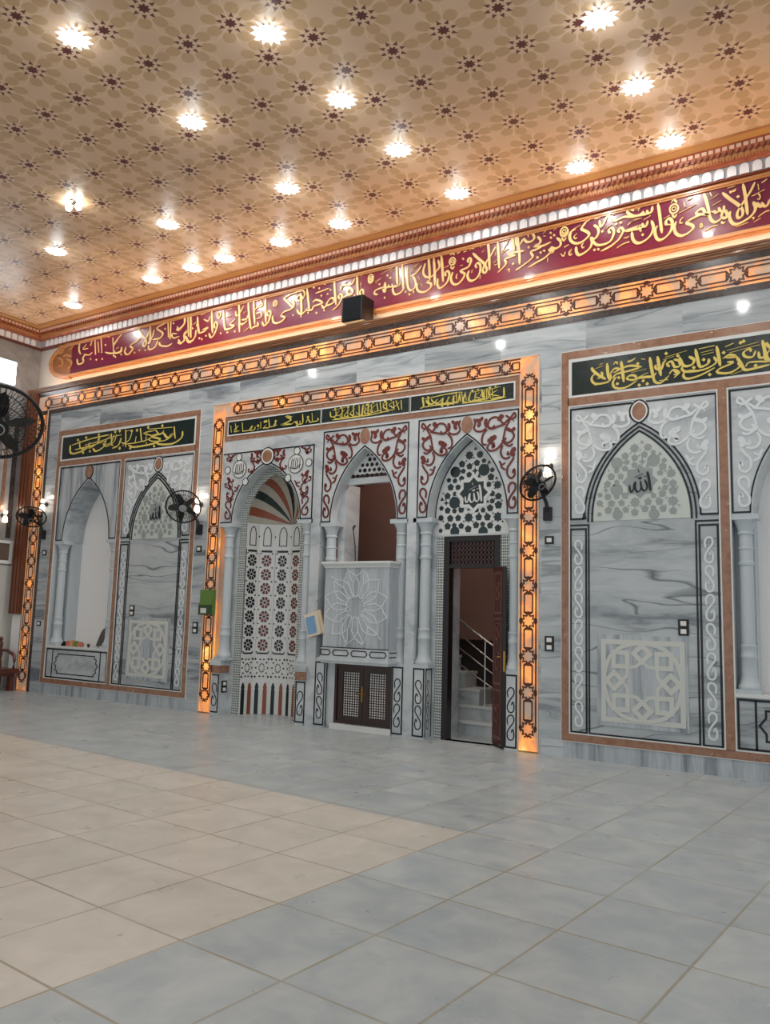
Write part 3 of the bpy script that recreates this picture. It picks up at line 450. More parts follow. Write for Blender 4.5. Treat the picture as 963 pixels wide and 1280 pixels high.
m_ = MB(); along(lambda u: [(u, 7.708), (u+.058, 7.708), (u+.058, 7.755), (u, 7.755)], .0828, m_, .284, .27); struct('trim_4', m_, M_CORNB)
m_ = MB()
def archlet(u): return [(u, 7.422), (u+.110, 7.422)]+[(u+.055+.055*math.cos(a), 7.507+.056*math.sin(a)) for a in [i*math.pi/8 for i in range(9)]]
along(archlet, .150, m_, .125, .10); struct('trim_5', m_, M_CORNW)
m_ = MB(); along(lambda u: [(u+.0375+.034*math.cos(i*math.pi/6), 7.615+.038*math.sin(i*math.pi/6)) for i in range(7)]+[(u+.014, 7.578), (u+.0375, 7.612), (u+.061, 7.578)], .075, m_, .247, .225); struct('trim_6', m_, M_CORNB if False else M_WOODL)
m_ = MB(); along(lambda u: [(u, 7.655), (u+.018, 7.652), (u+.045, 7.69), (u+.025, 7.695)], .075, m_, .272, .25); struct('trim_7', m_, M_CORND)
struct('trim_8', cornice(MB(), [(.30, ZC-.012), (.46, ZC-.012), (.46, ZC), (.30, ZC)]), mat('golden ceiling border', (196,152,92), .4))
struct('trim_9', cornice(MB(), [(.44, ZC-.018), (.47, ZC-.018), (.47, ZC), (.44, ZC)]), M_WOODL)

# wooden ledge with the hidden strip light, and the fluted frame down the left edge
LZ = 6.265
prof = [(.33, LZ), (-.012, LZ), (-.018, LZ+.018), (-.03, LZ+.022), (-.032, LZ+.045), (-.045, LZ+.05), (-.048, LZ+.072), (-.062, LZ+.078), (-.066, LZ+.105), (-.045, LZ+.11), (-.045, LZ+.06), (.33, LZ+.06)]
le = struct('trim_10', MB().extrude_x(prof, -8.68, XR), M_WOODB)
tr = MB()
for k in range(6):
    x0 = -8.66+k*.056; tr.box(x0, x0+.036, -.085+.012*(k % 2), .0, 1.56, LZ)
tr.box(-8.66, -8.325, -.06, .02, 1.55, LZ)
struct('trim_11', tr, M_TRIMW)
struct('trim_12', MB().box(-8.66, -8.325, .02, .62, 0, LZ), M_PLAST)
gr = MB().box(-8.30, XR, -.006, D, 6.175, LZ); gr.box(-8.30, XR, -.006, D, 5.77, 5.862); gr.box(-7.94, -7.86, -.006, D, 0, 5.77); gr.box(-8.325, -8.30, -.006, D, 0, LZ)
struct('trim_13', gr, M_GRAN)
struct('trim_14', MB().box(-8.325, -7.86, .04, .6, 0, 5.77).box(-8.325, XR, .2, .62, 5.7, LZ), M_PLAST)
M_LED = mat('warm strip light', (255,214,160), .4, emit=(255,206,146), estr=34)
sl = thing('strip_light', 'warm strip light hidden along the wooden ledge under the maroon frieze', 'strip light', (2, .06, LZ+.06))
obj('diffuser', MB().box(-8.3, XR-.1, -.0, .03, LZ+.06, LZ+.072), M_LED, sl)

# ------------------------------------------------------------------ maroon calligraphy frieze
fz = thing('calligraphy_frieze', 'long maroon frieze of raised gold Arabic script under the cornice', 'calligraphy panel', (0, .33, 6.6))
FZ0, FZ1, FX0 = 6.70, 7.335, -7.72
TIP = (-8.52, 7.03)
def endcap(z0, z1, x, tip, n=6):
    zm = (z0+z1)/2; L = []
    for i in range(n+1):
        u = i/n; L.append((x+(tip-x)*math.sin(u*math.pi/2)**1.0*(1 if i < n else 1), z1-(z1-zm)*(1-math.cos(u*math.pi/2))))
    return L+[(a, 2*zm-b) for a, b in L[-2::-1]]
obj('board', MB().box(FX0, XR, .285, .33, FZ0, FZ1), M_MAROON, fz)
ec = endcap(FZ0, FZ1, FX0, -8.36)
obj('end_ornament', MB().prism(ec, .275, .33), M_WOODB, fz)
strokes_done = strokes(MB(), ENDO, .262, .28, 1.5)
obj('end_carving', strokes_done, M_WOODL, fz)
fr = MB()
for (w0, w1, y0) in ((.0, .035, .262), (.03, .075, .245), (.07, .10, .268)):
    fr.box(FX0, XR, y0, .33, FZ1+w0*.7, FZ1+w1*.7); fr.box(FX0, XR, y0, .33, FZ0-w1*.75, FZ0-w0*.75)
    fr.strip(endcap(FZ0-w0, FZ1+w0, FX0, -8.36-w0*1.1), endcap(FZ0-w1, FZ1+w1, FX0, -8.36-w1*1.3), y0, .33)
obj('moulding', fr, M_WOODL, fz)
let = strokes(MB(), BAND, .268, .287, .78, tz=.09, sz=.985)
# the verse runs on to the right beyond the view: repeat some of its words there
let2 = strokes(MB(), [s_ for s_ in BAND if min(s_[1::2]) > 2900 and max(s_[1::2]) < 5600], .268, .287, .78, tx=3.15, tz=.09, sz=.985)
let.add(let2.v, let2.f)
obj('lettering', let, M_GOLD, fz)

# ------------------------------------------------------------------ backlit onyx strips
def tracery(mb, p0, dirv, L, hw, y0, y1, first, pitch):
    """interlaced chain of stars and long cells along a strip; p0 = strip start (x,z), dirv = unit run"""
    d = Vector(dirv); q = Vector((-d.y, d.x)); p0 = Vector(p0)
    def P(t_, s_): v_ = p0+d*t_+q*(s_*hw); return (v_.x, v_.y)
    w = .019; k = first
    while k < L+pitch*.2:
        r = .70
        if k < L-.02:
            mb.poly([P(k+hw*r*(1 if i % 2 == 0 else .66)*math.cos(i*math.pi/8+math.pi/8*0), r*(1 if i % 2 == 0 else .66)*math.sin(i*math.pi/8)) for i in range(16)], w, y0, y1, closed=True)
            for e in (-1, 1):
                for s_ in (-1, 1):
                    mb.poly([P(k+e*hw*.05, s_*.80), P(k+e*hw*.26, s_*.60)], w, y0, y1); mb.poly([P(k+e*hw*.58, s_*.10), P(k+e*hw*.76, s_*.36)], w, y0, y1)
        a, b = k+hw*.80, k+pitch-hw*.80
        if k+pitch > L+.05: b = min(b, L-.01)
        if b > a+.05:
            for s_ in (-1, 1):
                mb.poly([P(a, 0), P(a-hw*.04, s_*.14), P(a, s_*.40), P(b, s_*.40), P(b+hw*.04, s_*.14), P(b, 0)], w, y0, y1)
                mb.poly([P(k, s_*.86), P(k+hw*.26, s_*.74), P(min(k+pitch-hw*.26, L), s_*.74), P(min(k+pitch, L), s_*.86)], w, y0, y1)
        k += pitch
    return mb
ox = thing('onyx_strip', 'long backlit onyx strip with star tracery under the wooden ledge', 'illuminated panel', (2, 0, 6.02), 'backlit onyx strips')
obj('panel', MB().box(-8.30, XR, -.004, .03, 5.862, 6.175), M_ONYX, ox)
obj('tracery', tracery(MB(), (-8.30, 6.018), (1, 0), 16.5, .155, -.011, -.003, .33, .545), M_ONYXL, ox)
ox = thing('onyx_strip', 'upright backlit onyx strip in the corner beside the fluted wood', 'illuminated panel', (-8.12, 0, 0), 'backlit onyx strips')
obj('panel', MB().box(-8.30, -7.94, -.004, .03, .02, 5.862), M_ONYX, ox)
obj('tracery', tracery(MB(), (-8.12, .02), (0, 1), 5.84, .17, -.011, -.003, .28, .472), M_ONYXL, ox)
obj('edging', MB().box(-8.30, -8.275, -.012, .0, .02, 5.862).box(-7.965, -7.94, -.012, .0, .02, 5.862), M_ONYXR, ox)
ox = thing('onyx_surround', 'backlit onyx frame with star tracery round the three arched bays', 'illuminated frame', (0, 0, 0), 'backlit onyx strips')
pn = MB().box(-3.093, -2.80, -.004, .03, .02, 5.40).box(2.80, 3.093, -.004, .03, .02, 5.40).box(-2.80, 2.80, -.004, .03, 5.14, 5.40)
obj('panel', pn, M_ONYX, ox)
for x in (-2.946, 2.946): obj('tracery', tracery(MB(), (x, .02), (0, 1), 5.12, .1465, -.011, -.003, .284, .472), M_ONYXL, ox)
tc = tracery(MB(), (-2.80, 5.272), (1, 0), 5.6, .13, -.011, -.003, .27, .512)
obj('tracery', tc, M_ONYXL, ox)
eg = MB()
for x in (-3.093, -2.818, 2.80, 3.075): eg.box(x, x+.018, -.012, 0, .02, 5.40 if abs(x) > 3 else 5.15)
eg.box(-3.09, 3.09, -.012, 0, 5.384, 5.40); eg.box(-2.80, 2.80, -.012, 0, 5.14, 5.156)
obj('edging', eg, M_ONYXR, ox)

# tan band and the three green plaques over the bays
tb = thing('stone_band', 'rose tan stone band carrying the three small green plaques', 'stone band', (0, 0, 4.7))
obj('slab', MB().box(-2.80, 2.80, -.004, D, 4.70, 5.14), M_TAN, tb)
PZ0, PZ1 = 4.81, 5.04
for x0, x1, data, kk, lab in ((-2.71, -.685, PC1, .95, 'small green plaque with plain gold angular script above the prayer niche'),
                              (-.655, 1.0, PC2, .85, 'small green plaque with dense gold script above the pulpit balcony'),
                              (1.03, 2.712, PC3, .85, 'small green plaque with dense gold script above the open wooden door')):
    EX = {-2.71: None, -.655: (.11, .012), 1.03: (.09, .006)}[x0]
    pl = thing('inscription_plaque', lab, 'inscription', ((x0+x1)/2, -.004, PZ0), 'green plaques over the three bays')
    obj('plaque', MB().box(x0, x1, -.010, -.003, PZ0, PZ1), M_GREENP, pl)
    obj('border', MB().frame((x0-.022, x1+.022, PZ0-.022, PZ1+.022), (x0, x1, PZ0, PZ1), -.013, -.003), M_WHITE, pl)
    lt_ = strokes(MB(), data, -.017, -.009, kk)
    if EX: strokes(lt_, [q for q in data if max(q[1::2])/1000 < x1-.30], -.0175, -.009, kk*.7, tx=EX[0], tz=EX[1])
    obj('lettering', lt_, M_GOLDP, pl)

# ------------------------------------------------------------------ columns and piers
def column(cx, cy, z0, z1, label, group, r=.078):
    th = thing('marble_column', label, 'column', (cx, cy, z0), group)
    h = z1-z0
    obj('base', MB().box(cx-.135, cx+.135, cy-.115, cy+.115, z0, z0+.05).lathe([(.125, z0+.05), (.13, z0+.07), (.125, z0+.09), (.105, z0+.12), (.088, z0+.20), (.088, z0+.40), (.094, z0+.41), (.094, z0+.44), (.088, z0+.45), (.086, z0+.52), (.092, z0+.53), (.092, z0+.555), (.080, z0+.565)], cx, cy), M_COLM, th, True)
    obj('shaft', MB().lathe([(r, z0+.56), (r*1.01, z0+h*.5), (r*.98, z1-.60)], cx, cy), M_COLM, th, True)
    obj('capital', MB().lathe([(r, z1-.61), (.088, z1-.60), (.090, z1-.58), (.088, z1-.56), (r, z1-.55), (r, z1-.42), (.088, z1-.41), (.088, z1-.39), (r, z1-.38), (r*.98, z1-.24), (.092, z1-.235), (.094, z1-.215), (.085, z1-.20), (.10, z1-.14), (.125, z1-.09), (.142, z1-.065)], cx, cy).box(cx-.16, cx+.16, cy-.118, cy+.118, z1-.065, z1), M_COLM, th, True)
    return th
ARS = ARAB[-1]                                         # the S scroll
sx_ = [ARS[j] for j in range(1, len(ARS), 2)]; sz_ = [ARS[j+1] for j in range(1, len(ARS), 2)]
SCX, SCZ, SCH = (min(sx_)+max(sx_))/2, (min(sz_)+max(sz_))/2, max(sz_)-min(sz_)
def scroll(mb, cx, cz, h, w, y0, y1, flip=1):
    k = h/SCH
    mb.stroke([(cx+flip*(ARS[j]-SCX)*k, cz+(ARS[j+1]-SCZ)*k) for j in range(1, len(ARS), 2)], w, y0, y1)
def pier(x0, x1, z1, label, group, n=2, side=0, band=False):
    th = thing('marble_pier', label, 'pier', ((x0+x1)/2, 0, 0), group)
    zt = .67 if band else z1
    obj('block', MB().box(x0, x1, 0, D, 0, z1), M_LITE, th)
    il = MB().frame((x0+.004, x1-.004, .03, zt-.004), (x0+.026, x1-.026, .052, zt-.026), -.004, .002)
    cx = (x0+x1)/2
    if n == 1: scroll(il, cx, .33, .36, .016, -.004, .002, side or 1)
    else:
        for k in range(2): scroll(il, cx, .30+.36*k, .32, .016, -.004, .002, side or 1)
    if not band:
        xs = x1 if side >= 0 else x0
        for (a, b) in ((.03, .05), (D-.03, D-.01)): il.box(xs-.003, xs+.003, a, b, .03, zt)
        il.box(xs-.003, xs+.003, .03, D-.01, zt-.026, zt-.004)
        m2 = MB()
        for k in range(2): scroll(m2, 0, .30+.36*k, .32, .014, -.003, .003, 1)
        il.add([(xs+y, D/2+x*.7, z) for x, y, z in m2.v], m2.f)
    obj('inlay', il, M_BLACK, th)
    if band: obj('band', MB().box(x0-.01, x1+.01, -.012, D, .69, .815), M_TAN, th); obj('cap', MB().box(x0-.02, x1+.02, -.02, D, .815, z1+.004), M_LITE, th)
    return th
cg, pg = 'columns of the three bays', 'piers of the three bays'
pier(-2.832, -2.63, .90, 'low tan banded pier at the left foot of the prayer niche', pg, 1, 1, True)
pier(-.985, -.785, .90, 'low tan banded pier at the right foot of the prayer niche', pg, 1, -1, True)
pier(-.61, -.408, 1.0, 'scroll inlaid pier left of the small pulpit doors', pg, 2, 1)
pier(.808, 1.008, 1.0, 'scroll inlaid pier right of the small pulpit doors', pg, 2, -1)
pier(1.165, 1.362, 1.0, 'scroll inlaid pier left of the open doorway', pg, 2, 1)
pier(2.605, 2.792, 1.0, 'scroll inlaid pier behind the open wooden door leaf', pg, 2, -1)
column(-2.665, .118, .905, 3.25, 'pale column left of the mosaic prayer niche', cg)
column(-.93, .118, .905, 3.25, 'pale column right of the mosaic prayer niche, behind the hanging papers', cg)
column(-.465, .118, 1.0, 3.183, 'pale column left of the pulpit balcony', cg)
column(.865, .118, 1.0, 3.183, 'pale column right of the pulpit balcony', cg)
column(1.272, .118, 1.0, 3.183, 'pale column left of the open doorway', cg)
column(2.69, .118, 1.0, 3.183, 'pale column right of the open doorway', cg)

# ------------------------------------------------------------------ arched bays
def inlay_lines(mb, cx, x0, x1, z0, z1, h, H, w=.020, y0=-.005, y1=.003):
    a = arch(cx, z0, h+.022, H+.03, 14)
    mb.poly([(cx-h-.022, z0+.01), (x0+.012, z0+.01), (x0+.012, z1-.012), (x1-.012, z1-.012), (x1-.012, z0+.01), (cx+h+.022, z0+.01)], w, y0, y1); mb.poly(a, w, y0, y1); return mb
def arabesque(par, m_, cx, z0, kx=1., kz=1., y0=-.006, y1=.002, k=1.5, name='scroll_inlay'):
    for s_ in (1, -1): obj(name, strokes(MB(), ARAB, y0, y1, k, cx, z0, s_*kx, kz, nib=None), m_, par)
def roundel(mb, cx, cz, rx, rz, y0, y1, n=24): return mb.prism([(cx+rx*math.cos(2*math.pi*i/n), cz+rz*math.sin(2*math.pi*i/n)) for i in range(n)], y0, y1)
def lens(cx, cz, hw, hh, n=8):
    k = (hh*hh-hw*hw)/(2*hw); r = hw+k; L = []; a1 = math.asin(hh/r)
    for i in range(-n, n+1): L.append((cx+k-r*math.cos(a1*i/n), cz+r*math.sin(a1*i/n)))
    return L+[(2*cx-x, z) for x, z in L[-2:0:-1]]
def oct_star(cx, cz, r, q=.765): return [(cx+r*(1 if i % 2 == 0 else q)*math.cos(i*math.pi/8), cz+r*(1 if i % 2 == 0 else q)*math.sin(i*math.pi/8)) for i in range(16)]
def holes(mb, cx, z0, y0, y1, h, H, kr=1., zmin=-1, zs=1., zo=0., star=.36):
    k = (H*H-h*h)/(2*h); r = h+k
    yb = y0
    for hi, (x, z, rad, n) in enumerate(HOLES):
        y0 = yb-(hi % 11)*.0003
        px, pz, q = x/1000, z/1000*zs+zo, rad/1000*kr*1.3
        if pz > 0:                                     # keep the piercings inside the arch
            e = math.hypot(abs(px)+k, pz)
            if e+q*.6 > r-.02:
                q = r-.02-e
                if q < .008: continue
        if math.hypot(px-.0, pz-star) < .20 or pz < zmin: continue
        if pz < .0 and abs(px) > h-.05: continue
        if n == 5: mb.ngon(cx+px, z0+pz, q*1.1, 5, y0, y1, rot=math.pi/2) if q > .027 else mb.ngon(cx+px, z0+pz, q*1.25, 5, y0, y1, star=.45, rot=math.pi/2)
        elif n == 4: mb.ngon(cx+px, z0+pz, q*1.3, 4, y0, y1, star=.4)
        elif n == 8: mb.ngon(cx+px, z0+pz, q*1.15, 8, y0, y1, star=.72)
        elif n == 10: mb.ngon(cx+px, z0+pz, q*1.05, 12, y0, y1)
        else: mb.ngon(cx+px, z0+pz, q*1.3, 3, y0, y1, rot=math.pi/2)
    return mb
def allah(mb, cx, cz, y0, y1, k=1.): return strokes(mb, ALLAH, y0, y1, .72, cx, cz, k, k)
def field(cx, z0, zb, h, H, n=14): return [(cx-h, zb)]+arch(cx, z0, h, H, n)+[(cx+h, zb)]

# --- prayer niche
PN = -1.785; RN = .60
pn = thing('prayer_niche', 'mosaic prayer niche with striped half dome and columns', 'prayer niche', (PN, 0, 0))
obj('spandrel', spandrel(MB(), PN, -2.832, -.785, 3.25, 4.48, .737, .98, 0, D), M_LITE, pn)
MED = ((.62, .93, .155), (.64, 1.145, .062), (.895, .93, .062), (.47, .70, .062))
for s_ in (1, -1):                                    # scrolls crowd round the medallions
    keep = []; ar = MB()
    for q in ARAB:
        P = [(q[i]/1000*-1.19, q[i+1]/1000*.86) for i in range(1, len(q), 2)]
        if not any(math.hypot(x-mx_, z-mz_) < mr_+.015 for x, z in P for mx_, mz_, mr_ in MED): keep.append(q)
    strokes(ar, keep, -.006, .002, 1.25, PN, 3.25, s_*1.19, .86, nib=None)
    for (u0, v0, sc2) in ((.22, 1.03, .55), (.34, .86, .45), (.86, 1.10, .4), (.84, .62, .6), (.80, .40, .5)):
        for q in ARAB[10:18]: strokes(ar, [[q[0]]+[(v_+430 if n_ % 2 == 0 else v_-1000) for n_, v_ in enumerate(q[1:])]], -.006, .002, .8, PN+s_*u0, 3.25+v0, s_*sc2*-.6, sc2*.6, nib=None)
    obj('scroll_inlay', ar, M_RED, pn)
ln = inlay_lines(MB(), PN, -2.832, -.785, 3.25, 4.48, .737, .98)
rd = MB(); md = MB()
for s_ in (1, -1):
    for (a, b, r) in ((.62, .93, .155), (.64, 1.145, .062), (.895, .93, .062), (.47, .70, .062), (.80, 1.06, .0)):
        if r == 0: continue
        roundel(md, PN+s_*a, 3.25+b, r, r, -.008, .002); ln.stroke([(PN+s_*a+r*math.cos(i*.5236), 3.25+b+r*math.sin(i*.5236)) for i in range(12)], .010, -.011, 0, closed=True)
    for q in range(5): ln.stroke([(PN+s_*.62-.10+q*.045, 3.25+.83), (PN+s_*.62-.09+q*.045, 3.25+.93+.03*(q % 2)), (PN+s_*.62-.07+q*.04, 3.25+1.03)], .012, -.012, -.005)
    ln.stroke([(PN+s_*.62-.12, 3.25+.88), (PN+s_*.62, 3.25+.85), (PN+s_*.62+.12, 3.25+.92)], .012, -.012, -.005)
roundel(ln, PN, 4.36, .155, .155, -.008, .002); roundel(md, PN, 4.36, .135, .135, -.010, .002); roundel(rd, PN, 4.36, .105, .105, -.013, .002)
obj('medallions', md, M_WHITE, pn); obj('line_inlay', ln, M_BLACK, pn); obj('keystone_roundel', rd, M_TAN, pn)
# pierced band at the back of the reveal
bd = MB(); a0, a1 = arch(PN, 3.25, .737, .98, 14), arch(PN, 3.25, .60, .84, 14)
bd.strip(a1, a0, D, D+.04); bd.box(PN-.755, PN-.60, D, D+.04, 0, 3.25); bd.box(PN+.60, PN+.755, D, D+.04, 0, 3.25)
obj('pierced_band', bd, M_DOTS, pn)
obj('reveal', MB().strip(a0, [(PN+(x-PN)*1.4, z+.2) for x, z in a0], D+.002, D+.04).box(PN-1.05, PN-.75, D+.002, D+.04, 0, 3.25).box(PN+.75, PN+1.0, D+.002, D+.04, 0, 3.25), M_LITE, pn)
# concave back of flat facets
NF = 6
def fpt(i): a = math.pi*i/NF; return (PN-RN*math.cos(a), D+.02+RN*.80*math.sin(a))
def on_facet(i, mb, build, off):                       # build(mb) in facet coordinates u (-.5..+.5 m wide), z
    (xa, ya), (xb, yb) = fpt(i), fpt(i+1); ux, uy = xb-xa, yb-ya; L = math.hypot(ux, uy); ux, uy = ux/L, uy/L
    nx, ny = uy, -ux; mx, my = (xa+xb)/2, (ya+yb)/2; s0 = len(mb.v); build(mb, L)
    for k in range(s0, len(mb.v)):
        u, y, z = mb.v[k]; mb.v[k] = (mx+ux*u+nx*(off-y), my+uy*u+ny*(off-y), z)
fac = MB()
for i in range(NF): on_facet(i, fac, lambda m, L: m.box(-L/2-.01, L/2+.01, 0, .03, 0, 3.27), 0)
obj('back_facets', fac, M_WHITE, pn)
blk, red, grn, brk, wht = MB(), MB(), MB(), MB(), MB()
for i in range(NF):
    tgt = blk if i % 2 == 0 else red
    def petals(m, L):
        for k in range(7):
            z = 1.17+k*.243
            for q in range(8):
                a = q*math.pi/4+math.pi/8; r0, r1 = .035, .082
                m.prism([(r0*math.cos(a-.25), z+1.15*r0*math.sin(a-.25)), (r1*math.cos(a-.32), z+1.15*r1*math.sin(a-.32)), (r1*1.12*math.cos(a), z+1.15*r1*1.12*math.sin(a)), (r1*math.cos(a+.32), z+1.15*r1*math.sin(a+.32)), (r0*math.cos(a+.25), z+1.15*r0*math.sin(a+.25))], 0, .004)
    on_facet(i, tgt, petals, .004)
    def dots(m, L):
        for k in range(7): m.ngon(0, 1.17+k*.243, .024, 8, -.001, .004)
        for s_ in (-1, 1):
            for k in range(8): m.ngon(s_*L*.36, 1.05+k*.243, .016, 4, 0, .004)
            m.box(s_*L*.47-.005, s_*L*.47+.005, 0, .004, 1.02, 2.82)
        m.box(-L*.34, L*.34, -.002, .004, 2.775, 2.81); m.box(-L*.34, L*.34, -.002, .004, 1.015, 1.04)
        for q in range(10):                            # star band below the rosettes
            a = q*math.pi/5; m.ngon(L*.36*math.cos(a), .78+.15*math.sin(a), .019, 4, 0, .004, star=.6)
            m.ngon(L*.16*math.cos(a+.3), .78+.07*math.sin(a+.3), .014, 4, 0, .004)
        m.ngon(-L*.4, .93, .022, 4, 0, .004); m.ngon(L*.4, .93, .022, 4, 0, .004); m.ngon(-L*.4, .63, .022, 4, 0, .004); m.ngon(L*.4, .63, .022, 4, 0, .004)
        w = L*.23; m.poly([(-w, 2.89), (-w, 3.10), (-w*.6, 3.19), (0, 3.22), (w*.6, 3.19), (w, 3.10), (w, 2.89)], .014, 0, .004, closed=True)
        m.ngon(L*.5, 3.05, .022, 4, 0, .004, star=.5)
    on_facet(i, blk, dots, .004)
    def picket(m, L, s_): m.prism([(s_*L*.25-.034, .0), (s_*L*.25+.034, .0), (s_*L*.25+.034, .40), (s_*L*.25+.026, .42), (s_*L*.25+.034, .45), (s_*L*.25+.018, .51), (s_*L*.25, .535), (s_*L*.25-.018, .51), (s_*L*.25-.034, .45), (s_*L*.25-.026, .42), (s_*L*.25-.034, .40)], 0, .004)
    on_facet(i, grn, lambda m, L: picket(m, L, -1), .004); on_facet(i, brk, lambda m, L: picket(m, L, 1), .004)
for i in range(1, NF):
    x, y = fpt(i); wht.lathe([(.020, .98), (.020, 2.84)], x, y, 8)
obj('black_mosaic', blk, M_BLACK, pn); obj('red_mosaic', red, M_RED, pn); obj('green_pickets', grn, M_DKGREEN, pn); obj('rust_pickets', brk, M_BRICKRED, pn); obj('ribs', wht, M_WHITE, pn, True)
# half dome: stripes fan out from the low centre of the back
cp = [(PN, 3.26, D+.03+RN*.84)]
ra = arch(PN, 3.25, .60, .84, 21); NA = len(ra)-1
def conch(i, u):
    x, z = ra[i]; y = D+.03; bx, bz, by = cp[0]
    a = u*math.pi/2
    return (bx+(x-bx)*math.sin(a), by+(y-by)*(1-math.cos(a)), bz+(z-bz)*math.sin(a))
parts_ = {0: MB(), 1: MB(), 2: MB()}
for i in range(NA):
    g = i//3; kind = 0 if g % 2 == 0 else (1 if g % 4 == 1 else 2)
    for k in range(8): parts_[kind].add([conch(i, k/8), conch(i+1, k/8), conch(i+1, (k+1)/8), conch(i, (k+1)/8)], [(0, 1, 2, 3)])
obj('dome_white_stripes', parts_[0], mat('cream dome stone', (176,172,160), .4), pn); obj('dome_rust_stripes', parts_[1], M_BRICKRED, pn); obj('dome_green_stripes', parts_[2], M_DKGREEN, pn)

# --- pulpit bay
PX = .203
pb = thing('pulpit_bay', 'tall red scrolled arch over the marble pulpit balcony', 'arched bay', (PX, 0, 0))
obj('spandrel', spandrel(MB(), PX, -.61, 1.008, 3.18, 4.665, .61, 1.15, 0, D), M_LITE, pb)
arabesque(pb, M_RED, PX, 3.18)
obj('line_inlay', inlay_lines(MB(), PX, -.61, 1.008, 3.18, 4.665, .61, 1.15), M_BLACK, pb)
obj('keystone_roundel', roundel(MB(), PX, 4.515, .09, .125, -.012, .002), M_TAN, pb)
obj('arch_screen', MB().prism([(x, z) for x, z in field(PX, 3.18, 3.18, .66, 1.2) if z > 3.9] or [(0, 0)], D, D+.03), M_WHITE, pb)
hs = MB()
for k in range(5):
    for j in range(9):
        x, z = PX-.36+j*.09, 3.93+k*.085
        if abs(x-PX) < .40*(1-(z-3.93)/.46): hs.ngon(x+(.045 if k % 2 else 0), z, .038, 8 if (j+k) % 2 else 5, D-.004, D+.01, star=.6 if (j+k) % 3 else None)
obj('screen_piercings', hs, M_BLACK, pb)
obj('lintel', MB().box(PX-.62, PX+.62, D-.01, D+.08, 3.80, 3.90), M_LITE, pb)
obj('jamb', MB().box(PX-.62, PX-.49, D, .62, .0, 3.82), M_LITE, pb); obj('jamb', MB().box(PX+.49, PX+.62, D, .62, .0, 3.82), M_LITE, pb)
bl = thing('pulpit_balcony', 'grey marble balcony parapet with fine star tracery between two columns', 'balcony', (.26, -.2, 1.06))
bx0, bx1, by = -.325, .845, -.20
obj('parapet', MB().box(bx0, bx1, by, D, 1.235, 2.45), M_VERT, bl)
obj('coping', MB().box(bx0-.03, bx1+.03, by-.03, D+.02, 2.475, 2.50).box(bx0-.05, bx1+.05, by-.05, D+.02, 2.50, 2.535).box(bx0-.015, bx1+.015, by-.015, D, 2.44, 2.475), M_WHITE, bl)
obj('frieze_block', MB().box(bx0-.02, bx1+.02, by-.02, D, 1.085, 1.235).box(bx0-.05, bx1+.05, by-.045, D, 1.04, 1.085).box(bx0-.02, bx1+.02, by-.02, D, 1.0, 1.04), M_LITE, bl)
fi = MB(); cw = .335
for k in range(4):
    x = bx0-.02+.03+k*cw-.14; a = max(x, bx0-.015); b = min(x+cw-.045, bx1+.015)
    e0 = .028 if a == x else 0; e1 = .028 if b == x+cw-.045 else 0
    fi.poly([(a, 1.16), (a+e0, 1.12), (b-e1, 1.12), (b, 1.16), (b-e1, 1.20), (a+e0, 1.20)], .014, by-.026, by-.018, closed=True)
fi.box(bx0-.02, bx1+.02, by-.022, by, 1.232, 1.245)
fi.add([(bx1+.022, by+.02, 1.12), (bx1+.022, D, 1.12), (bx1+.022, D, 1.135), (bx1+.022, by+.02, 1.135), (bx1+.022, by+.02, 1.185), (bx1+.022, D, 1.185), (bx1+.022, D, 1.20), (bx1+.022, by+.02, 1.20)], [(0, 1, 2, 3), (4, 5, 6, 7)])
obj('frieze_inlay', fi, M_BLACK, bl)
st = MB(); cx, cz = .26, 1.85; y0, y1 = by-.007, by+.002
def pin(x, z): return (min(max(x, bx0+.02), bx1-.02), min(max(z, 1.26), 2.43))
for q in range(12):
    a = q*math.pi/6; f = lambda r, d: pin(cx+r*math.cos(a+d), cz+r*math.sin(a+d))
    st.poly([f(.13, 0), f(.20, .19), f(.36, .15), f(.46, 0), f(.36, -.15), f(.20, -.19), f(.13, 0)], .013, y0, y1)
    st.poly([f(.20, .19), f(.13, .5236)], .013, y0, y1); st.poly([f(.46, 0), f(.58, .26), f(.46, .5236)], .013, y0, y1)
    if q in (2, 3, 4, 8, 9, 10): st.poly([f(.36, .15), f(.50, .26), f(.66, .26)], .013, y0, y1)
obj('star_tracery', st, M_CARV, bl)
pd = thing('pulpit_cupboard', 'low pair of dark wooden doors with white dotted lattice under the balcony', 'cupboard doors', (.26, .1, 0))
obj('frame', MB().frame((-.41, .81, .0, 1.0), (-.24, .76, .095, .96), .06, .16), M_LITE, pd)
obj('casing', MB().frame((-.26, .78, .09, .985), (-.215, .735, .13, .94), .05, .13), M_DOOR, pd)
for s_, (a, b) in enumerate(((-.215, .257), (.263, .735))):
    lf = obj('door', MB().frame((a, b, .13, .94), (a+.10, b-.075, .20, .865), .07, .11), M_DOOR, pd)
    pd_l = MB(); a1_, b1_ = a+.10, b-.075
    pd_l.box(a1_, b1_, .095, .105, .20, .865); sub('lattice_back', pd_l, mat('white board behind lattice', (244,244,238), .7), lf)
    bars = MB(); n = 7
    for i in range(n+1):
        x = a1_+(b1_-a1_)*i/n; bars.box(x-.0055, x+.0055, .085, .096, .20, .865)
    for i in range(19):
        z = .20+.665*i/18; off = (b1_-a1_)/n/2 if i % 2 else 0; bars.box(a1_, b1_, .085, .096, z-.006, z+.006)
    sub('lattice', bars, M_DOOR, lf)
hd = MB().box(.235, .258, .062, .07, .43, .66).tube([(.247, .03, .56), (.247, .062, .56)], .008).tube([(.247, .03, .56), (.16, .03, .56)], .009).tube([(.247, .03, .56), (.33, .03, .56)], .009)
obj('handle', hd, M_BRASS, pd)
